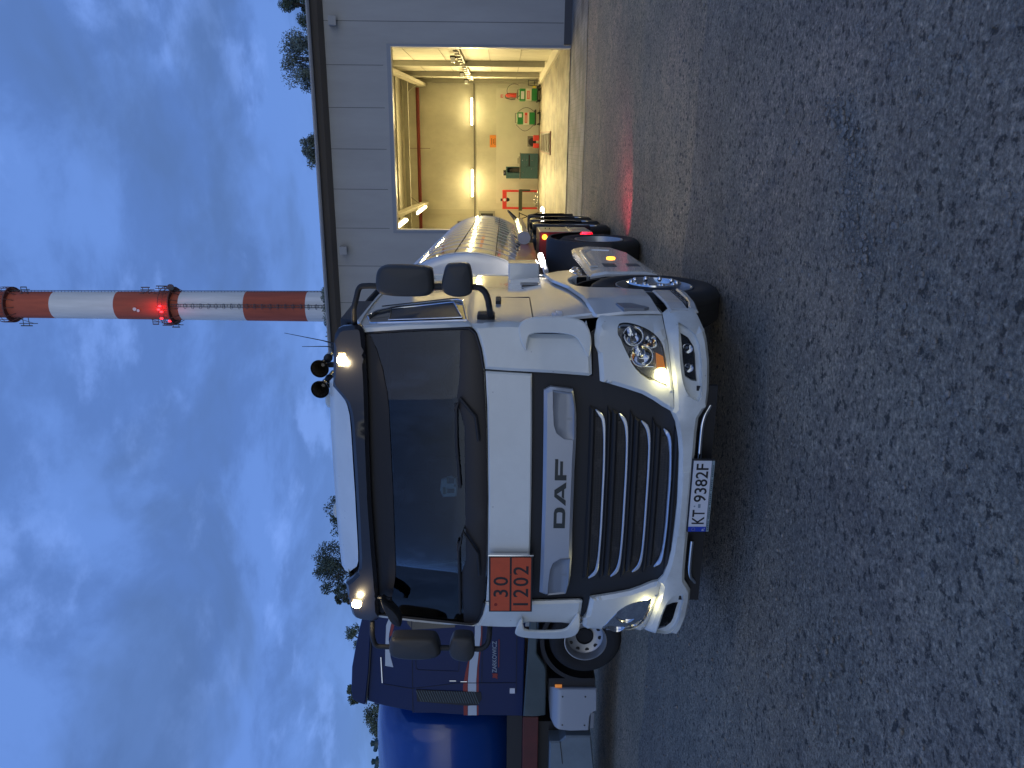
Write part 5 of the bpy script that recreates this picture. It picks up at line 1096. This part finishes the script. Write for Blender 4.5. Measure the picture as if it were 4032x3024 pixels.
# ================================================================ BLUE TRUCK
def blue():
    # modelled with its near side on x = 0, its nose towards +y; both empties are turned and moved at the end
    X1, X0 = 0.0, -2.5; xc = -1.25; W = (-6.70, 9.16)
    o = empty('tractor_unit', (0,0,0), 'dark blue truck cab with red and white stripes, parked side-on at the left', 'truck')
    def BS(sg, base=0): return lambda a, b, off: (xc+sg*(1.25-.05*max(0, (b-2.9))/.8+base-off), a, b)
    out = [(-1.218,1.39),(-1.205,2.2),(-1.14,3.0),(-1.07,3.40),(-1.0,3.64),(-.45,3.60),(.15,3.55),(1.10,3.45),(1.26,2.6),(1.34,1.36)]
    for sg in (1, -1): patch('cab_side', out, M_BLUE, o, BS(sg), .04, .012, .014, grid=.15, step=.1)
    mb = MB(); mb.box(X0+.04, X1-.04, -1.19, -1.15, 1.40, 3.0).box(X0+.08, X1-.08, -1.08, -1.04, 2.9, 3.55).box(X0+.04, X1-.04, 1.22, 1.26, 1.4, 3.3).box(X0+.04, X1-.04, -1.19, 1.26, 1.40, 1.44); mb.build('cab_body', M_BLUE, o)
    rp = [(-1.02,3.672),(-.99,3.76),(-.925,3.845),(-.78,3.858),(-.4,3.832),(-.1,3.772),(.24,3.695),(.6,3.60),(1.05,3.46),(.6,3.49),(.1,3.55),(-.48,3.60)]
    mb = MB(); mb.prism(rp, lambda a, b: (X0+.06, a, b), lambda a, b: (X1+.012, a, b)); mb.build('roof_cap', M_BLUE, o, .03, sm=40)
    mb = MB(); mb.prism([(-1.02,3.668),(-.48,3.602),(.1,3.552),(1.0,3.47),(1.0,3.455),(.1,3.535),(-.48,3.585),(-1.02,3.65)], lambda a, b: (X1-.05, a, b), lambda a, b: (X1+.002, a, b)); mb.build('roof_seam', M_INK, o)
    def flat(name, pts, m, base=.003, th=.003): return patch(name, pts, m, o, BS(1, base), th, grid=.3, step=.2)
    flat('white_stripe', [(1.25,1.99),(1.25,2.07),(.116,2.082),(-.06,2.103),(-.28,2.156),(-.627,2.184),(-.81,2.186),(-.81,2.066),(-.627,2.066),(-.40,2.052),(.116,1.998)], M_STRW)
    flat('white_stripe', [(-1.035,2.187),(-1.200,2.188),(-1.200,2.061),(-1.035,2.061)], M_STRW)
    flat('red_stripe', [(-.30,2.178),(-.50,2.222),(-.72,2.256),(-.81,2.252),(-.81,2.191),(-.627,2.189),(-.30,2.161)], M_STRR); flat('red_stripe', [(-1.035,2.25),(-1.198,2.25),(-1.198,2.193),(-1.035,2.193)], M_STRR)
    flat('red_stripe', [(1.25,1.965),(.116,1.975),(-.4,2.028),(-.81,2.032),(-.81,2.061),(-.627,2.061),(-.4,2.047),(.116,1.993),(1.25,1.985)], M_STRR); flat('red_stripe', [(-1.035,2.055),(-1.20,2.055),(-1.20,2.035),(-1.035,2.035)], M_STRR)
    flat('white_stripe', [(-.40,3.366),(-.144,3.356),(.251,3.330),(.41,3.27),(.9,3.10),(.9,3.06),(.41,3.226),(.237,3.268),(.114,3.292),(.026,3.301),(-.254,3.284),(-.42,3.25)], M_STRW)
    flat('red_stripe', [(.90,3.055),(.41,3.221),(.237,3.263),(.06,3.292),(.10,3.255),(.41,3.175),(.9,3.02)], M_STRR)
    v = flat('side_grille', [(-.765,2.925),(-.962,2.922),(-1.035,2.19),(-1.016,2.05),(-.93,1.99),(-.812,2.0)], M_BLK, .010, .02)
    for k in range(24): z = 2.06+.036*k; MB().bar((X1+.012, -1.00+.0018*k, z-.03), (X1+.012, -.80+.001*k, z+.04), .008, .013).build('louvre', M_GSK, v)
    M_SEAM = mat('seam_dark_blue', (.004,.008,.03), .6)
    def seam(pts, w=.010):
        for a, b in zip(pts, pts[1:]): MB().bar(BS(1,.001)(a[0], a[1], 0), BS(1,.001)(b[0], b[1], 0), w).build('door_seam', M_SEAM, o)
    seam([(-.700,3.40),(-.757,3.0),(-.66,2.30),(-.657,1.49)]); seam([(1.2,2.955),(-1.13,2.986)]); seam([(-.268,2.925),(-.418,2.923),(-.447,2.891),(-.469,2.315),(-.26,2.306)], .008); seam([(-.657,1.988),(1.2,1.955)]); seam([(-.824,1.491),(1.2,1.491)])
    for (a, b, c) in ((-.622,2.355,2.448),(-.634,2.198,2.29)): MB().bar((X1+.006, a, b), (X1+.006, a, c), .010).build('door_handle', M_CHR, o)
    MB().bar((X1-.02, -.254, 3.421), (X1-.02, -.674, 3.416), .012).build('bright_trim', M_CHR, o)
    flat('side_window', [(.20,2.96),(.24,2.36),(1.10,2.34),(1.02,3.02),(.30,3.03)], M_BLKG, .006)
    MB().box(X1, X1+.006, -.832, -.748, 1.51, 1.584).build('white_label', M_PLW, o)
    link('side_lettering', text_mesh('ZARKOWICZ', (0,1,0), (0,0,1), (X1+.006, -.488, 1.774), .51, .062, thick=.014), mat('lettering_pale', (.30,.36,.42), .5), o)
    mb = MB(); mb.prism([(-.595,1.76),(-.57,1.80),(-.575,1.835),(-.53,1.825),(-.505,1.838),(-.50,1.79),(-.51,1.755),(-.55,1.765)], lambda a, b: (X1+.003, a, b), lambda a, b: (X1+.007, a, b)); mb.build('red_emblem', M_STRR, o)
    MB().bar((X1+.006, -.40, 1.744), (X1+.006, .05, 1.741), .010).build('red_underline', M_STRR, o)
    patch('lower_skirt', [(-1.22,1.385),(.05,1.325),(1.25,1.27),(1.25,1.20),(.048,1.205),(-.176,1.205),(-.40,1.080),(-.476,1.061),(-1.225,1.06)], M_GSK, o, lambda a, b, f: (X1+.01-f-.05*max(0, 1.2-b)/.2, a, b), .05, .015, .015, grid=.2)
    wheel('w', o, X1-.01, 0, 1, cap=False, detail=True); wheel('w', o, X0+.01, 0, -1, cap=False)
    mb = MB(); mb.lathe([(0,.60),(0,.66),(-.45,.66),(-.45,.60)], (X1-.02, 0, .50), 'x', 28, arc=(.3, math.pi+.15)); mb.build('wheel_arch', M_BLK, o, sm=40)
    mb = MB(); mb.box(X1-.7, X1-.05, -.76, -.62, .35, 1.02); mb.build('arch_flap', M_INK, o)
    ft = [(-.763,1.0),(-.763,.333),(-.84,.322),(-1.132,.314),(-1.150,.36),(-1.175,.395),(-1.225,.411),(-1.467,.423),(-1.475,.70),(-1.452,.861),(-1.412,.925),(-1.303,.985),(-1.1,1.005),(-.93,1.008)]
    ft_ = patch('fuel_tank', ft, mat('silver_tank_cover', (.36,.40,.46), .35, .3), o, lambda a, b, f: (X1-.0-f-.10*max(0, (b-.86))/.15*max(0,(b-.86))/.15, a, b), .5, .014, .014, grid=.05, step=.03)
    for y, z in ((-.888,.818),(-.888,.489),(-1.365,.812),(-1.37,.487)): MB().lathe([(0,0),(0,.012),(.004,.012)], (X1+.001, y, z), 'x', 10).build('bolt', M_INK, ft_)
    MB().box(X1-.25, X1-.03, -1.452, -1.18, .345, .40).build('tank_step', M_SILV2, ft_, .006)
    MB().box(X1-.16, X1-.03, -.76, -.72, .83, .93).build('amber_reflector', M_AMBU, ft_)
    MB().box(X0+.5, X1-.8, -4.5, 1.0, .6, 1.1).build('chassis', M_INK, o)
    # ---- trailer
    t = empty('tank_trailer', (0,0,0), 'glossy blue tank trailer behind the dark blue cab, cut by the picture edge', 'trailer')
    n = 64; ex_, ez_, zc = 1.24, 1.15, 2.56; vs_ = []; rings = [(-1.36,0),(-1.37,.4),(-1.42,.66),(-1.50,.82),(-1.62,.91),(-1.80,.965),(-2.05,.99),(-2.4,1.0)]+[(-2.8-.6*k, 1.0) for k in range(14)]+[(-10.9,.7),(-11.1,0)]
    for y, s_ in rings:
        for k in range(n):
            t_ = 2*math.pi*k/n; c_, q_ = math.cos(t_), math.sin(t_); pw = .85
            vs_.append((xc+ex_*s_*math.copysign(abs(c_)**pw, c_), y, zc+ez_*s_*math.copysign(abs(q_)**pw, q_)))
    mb = MB(); mb.add(vs_, [(i*n+k, i*n+(k+1)%n, (i+1)*n+(k+1)%n, (i+1)*n+k) for i in range(len(rings)-1) for k in range(n)]); mb.build('tank_shell', M_BLUET, t, sm=50)
    MB().box(X0+.1, X1-.02, -10.8, -1.25, 1.16, 1.39).build('chassis_rail', M_DRED, t, .01)
    MB().box(X0+.2, X1-.25, -10.8, -1.5, .6, 1.155).box(X0+.2, X1-.12, -10.8, -1.3, 1.395, 1.62).build('running_gear', M_INK, t)
    b2 = patch('side_locker', [(-1.657,.993),(-1.657,.843),(-1.562,.757),(-1.562,.386),(-1.792,.358),(-2.113,.32),(-3.6,.32),(-3.6,.993)], mat('locker_grey_blue', (.17,.22,.26), .45, .2, noise=(3,.15)), t, lambda a, b, f: (X1+.0-f, a, b), .5, .02, .02, grid=.12)
    MB().bar((X1+.003, -1.65, .838), (X1+.003, -2.03, .793), .010).build('locker_seam', M_INK, b2)
    for sg in (1, -1):
        for y in (-8.0, -9.3): wheel('w', t, xc+sg*1.23, y, sg, cap=False)
    for y in (-2.72, -3.08):
        mb = MB(); mb.lathe([(0,.05),(.02,.085),(.10,.085),(.12,.04),(.17,.05),(.19,.0)], (xc, y, zc+ez_-.02), 'z', 18); mb.tube([(xc, y, zc+ez_+.06), (xc, y-.14, zc+ez_+.09)], .035, 10); mb.build('top_valve', mat('valve_dark_green', (.02,.06,.06), .4), t, sm=50)
    for q in (o, t): q.location = (W[0], W[1], 0); q.rotation_euler = (0, 0, math.radians(-87))
blue()

bpy.context.view_layer.update()
# one flat-normal pass so that hidden sides face outwards is done in MB.mesh; nothing else to do
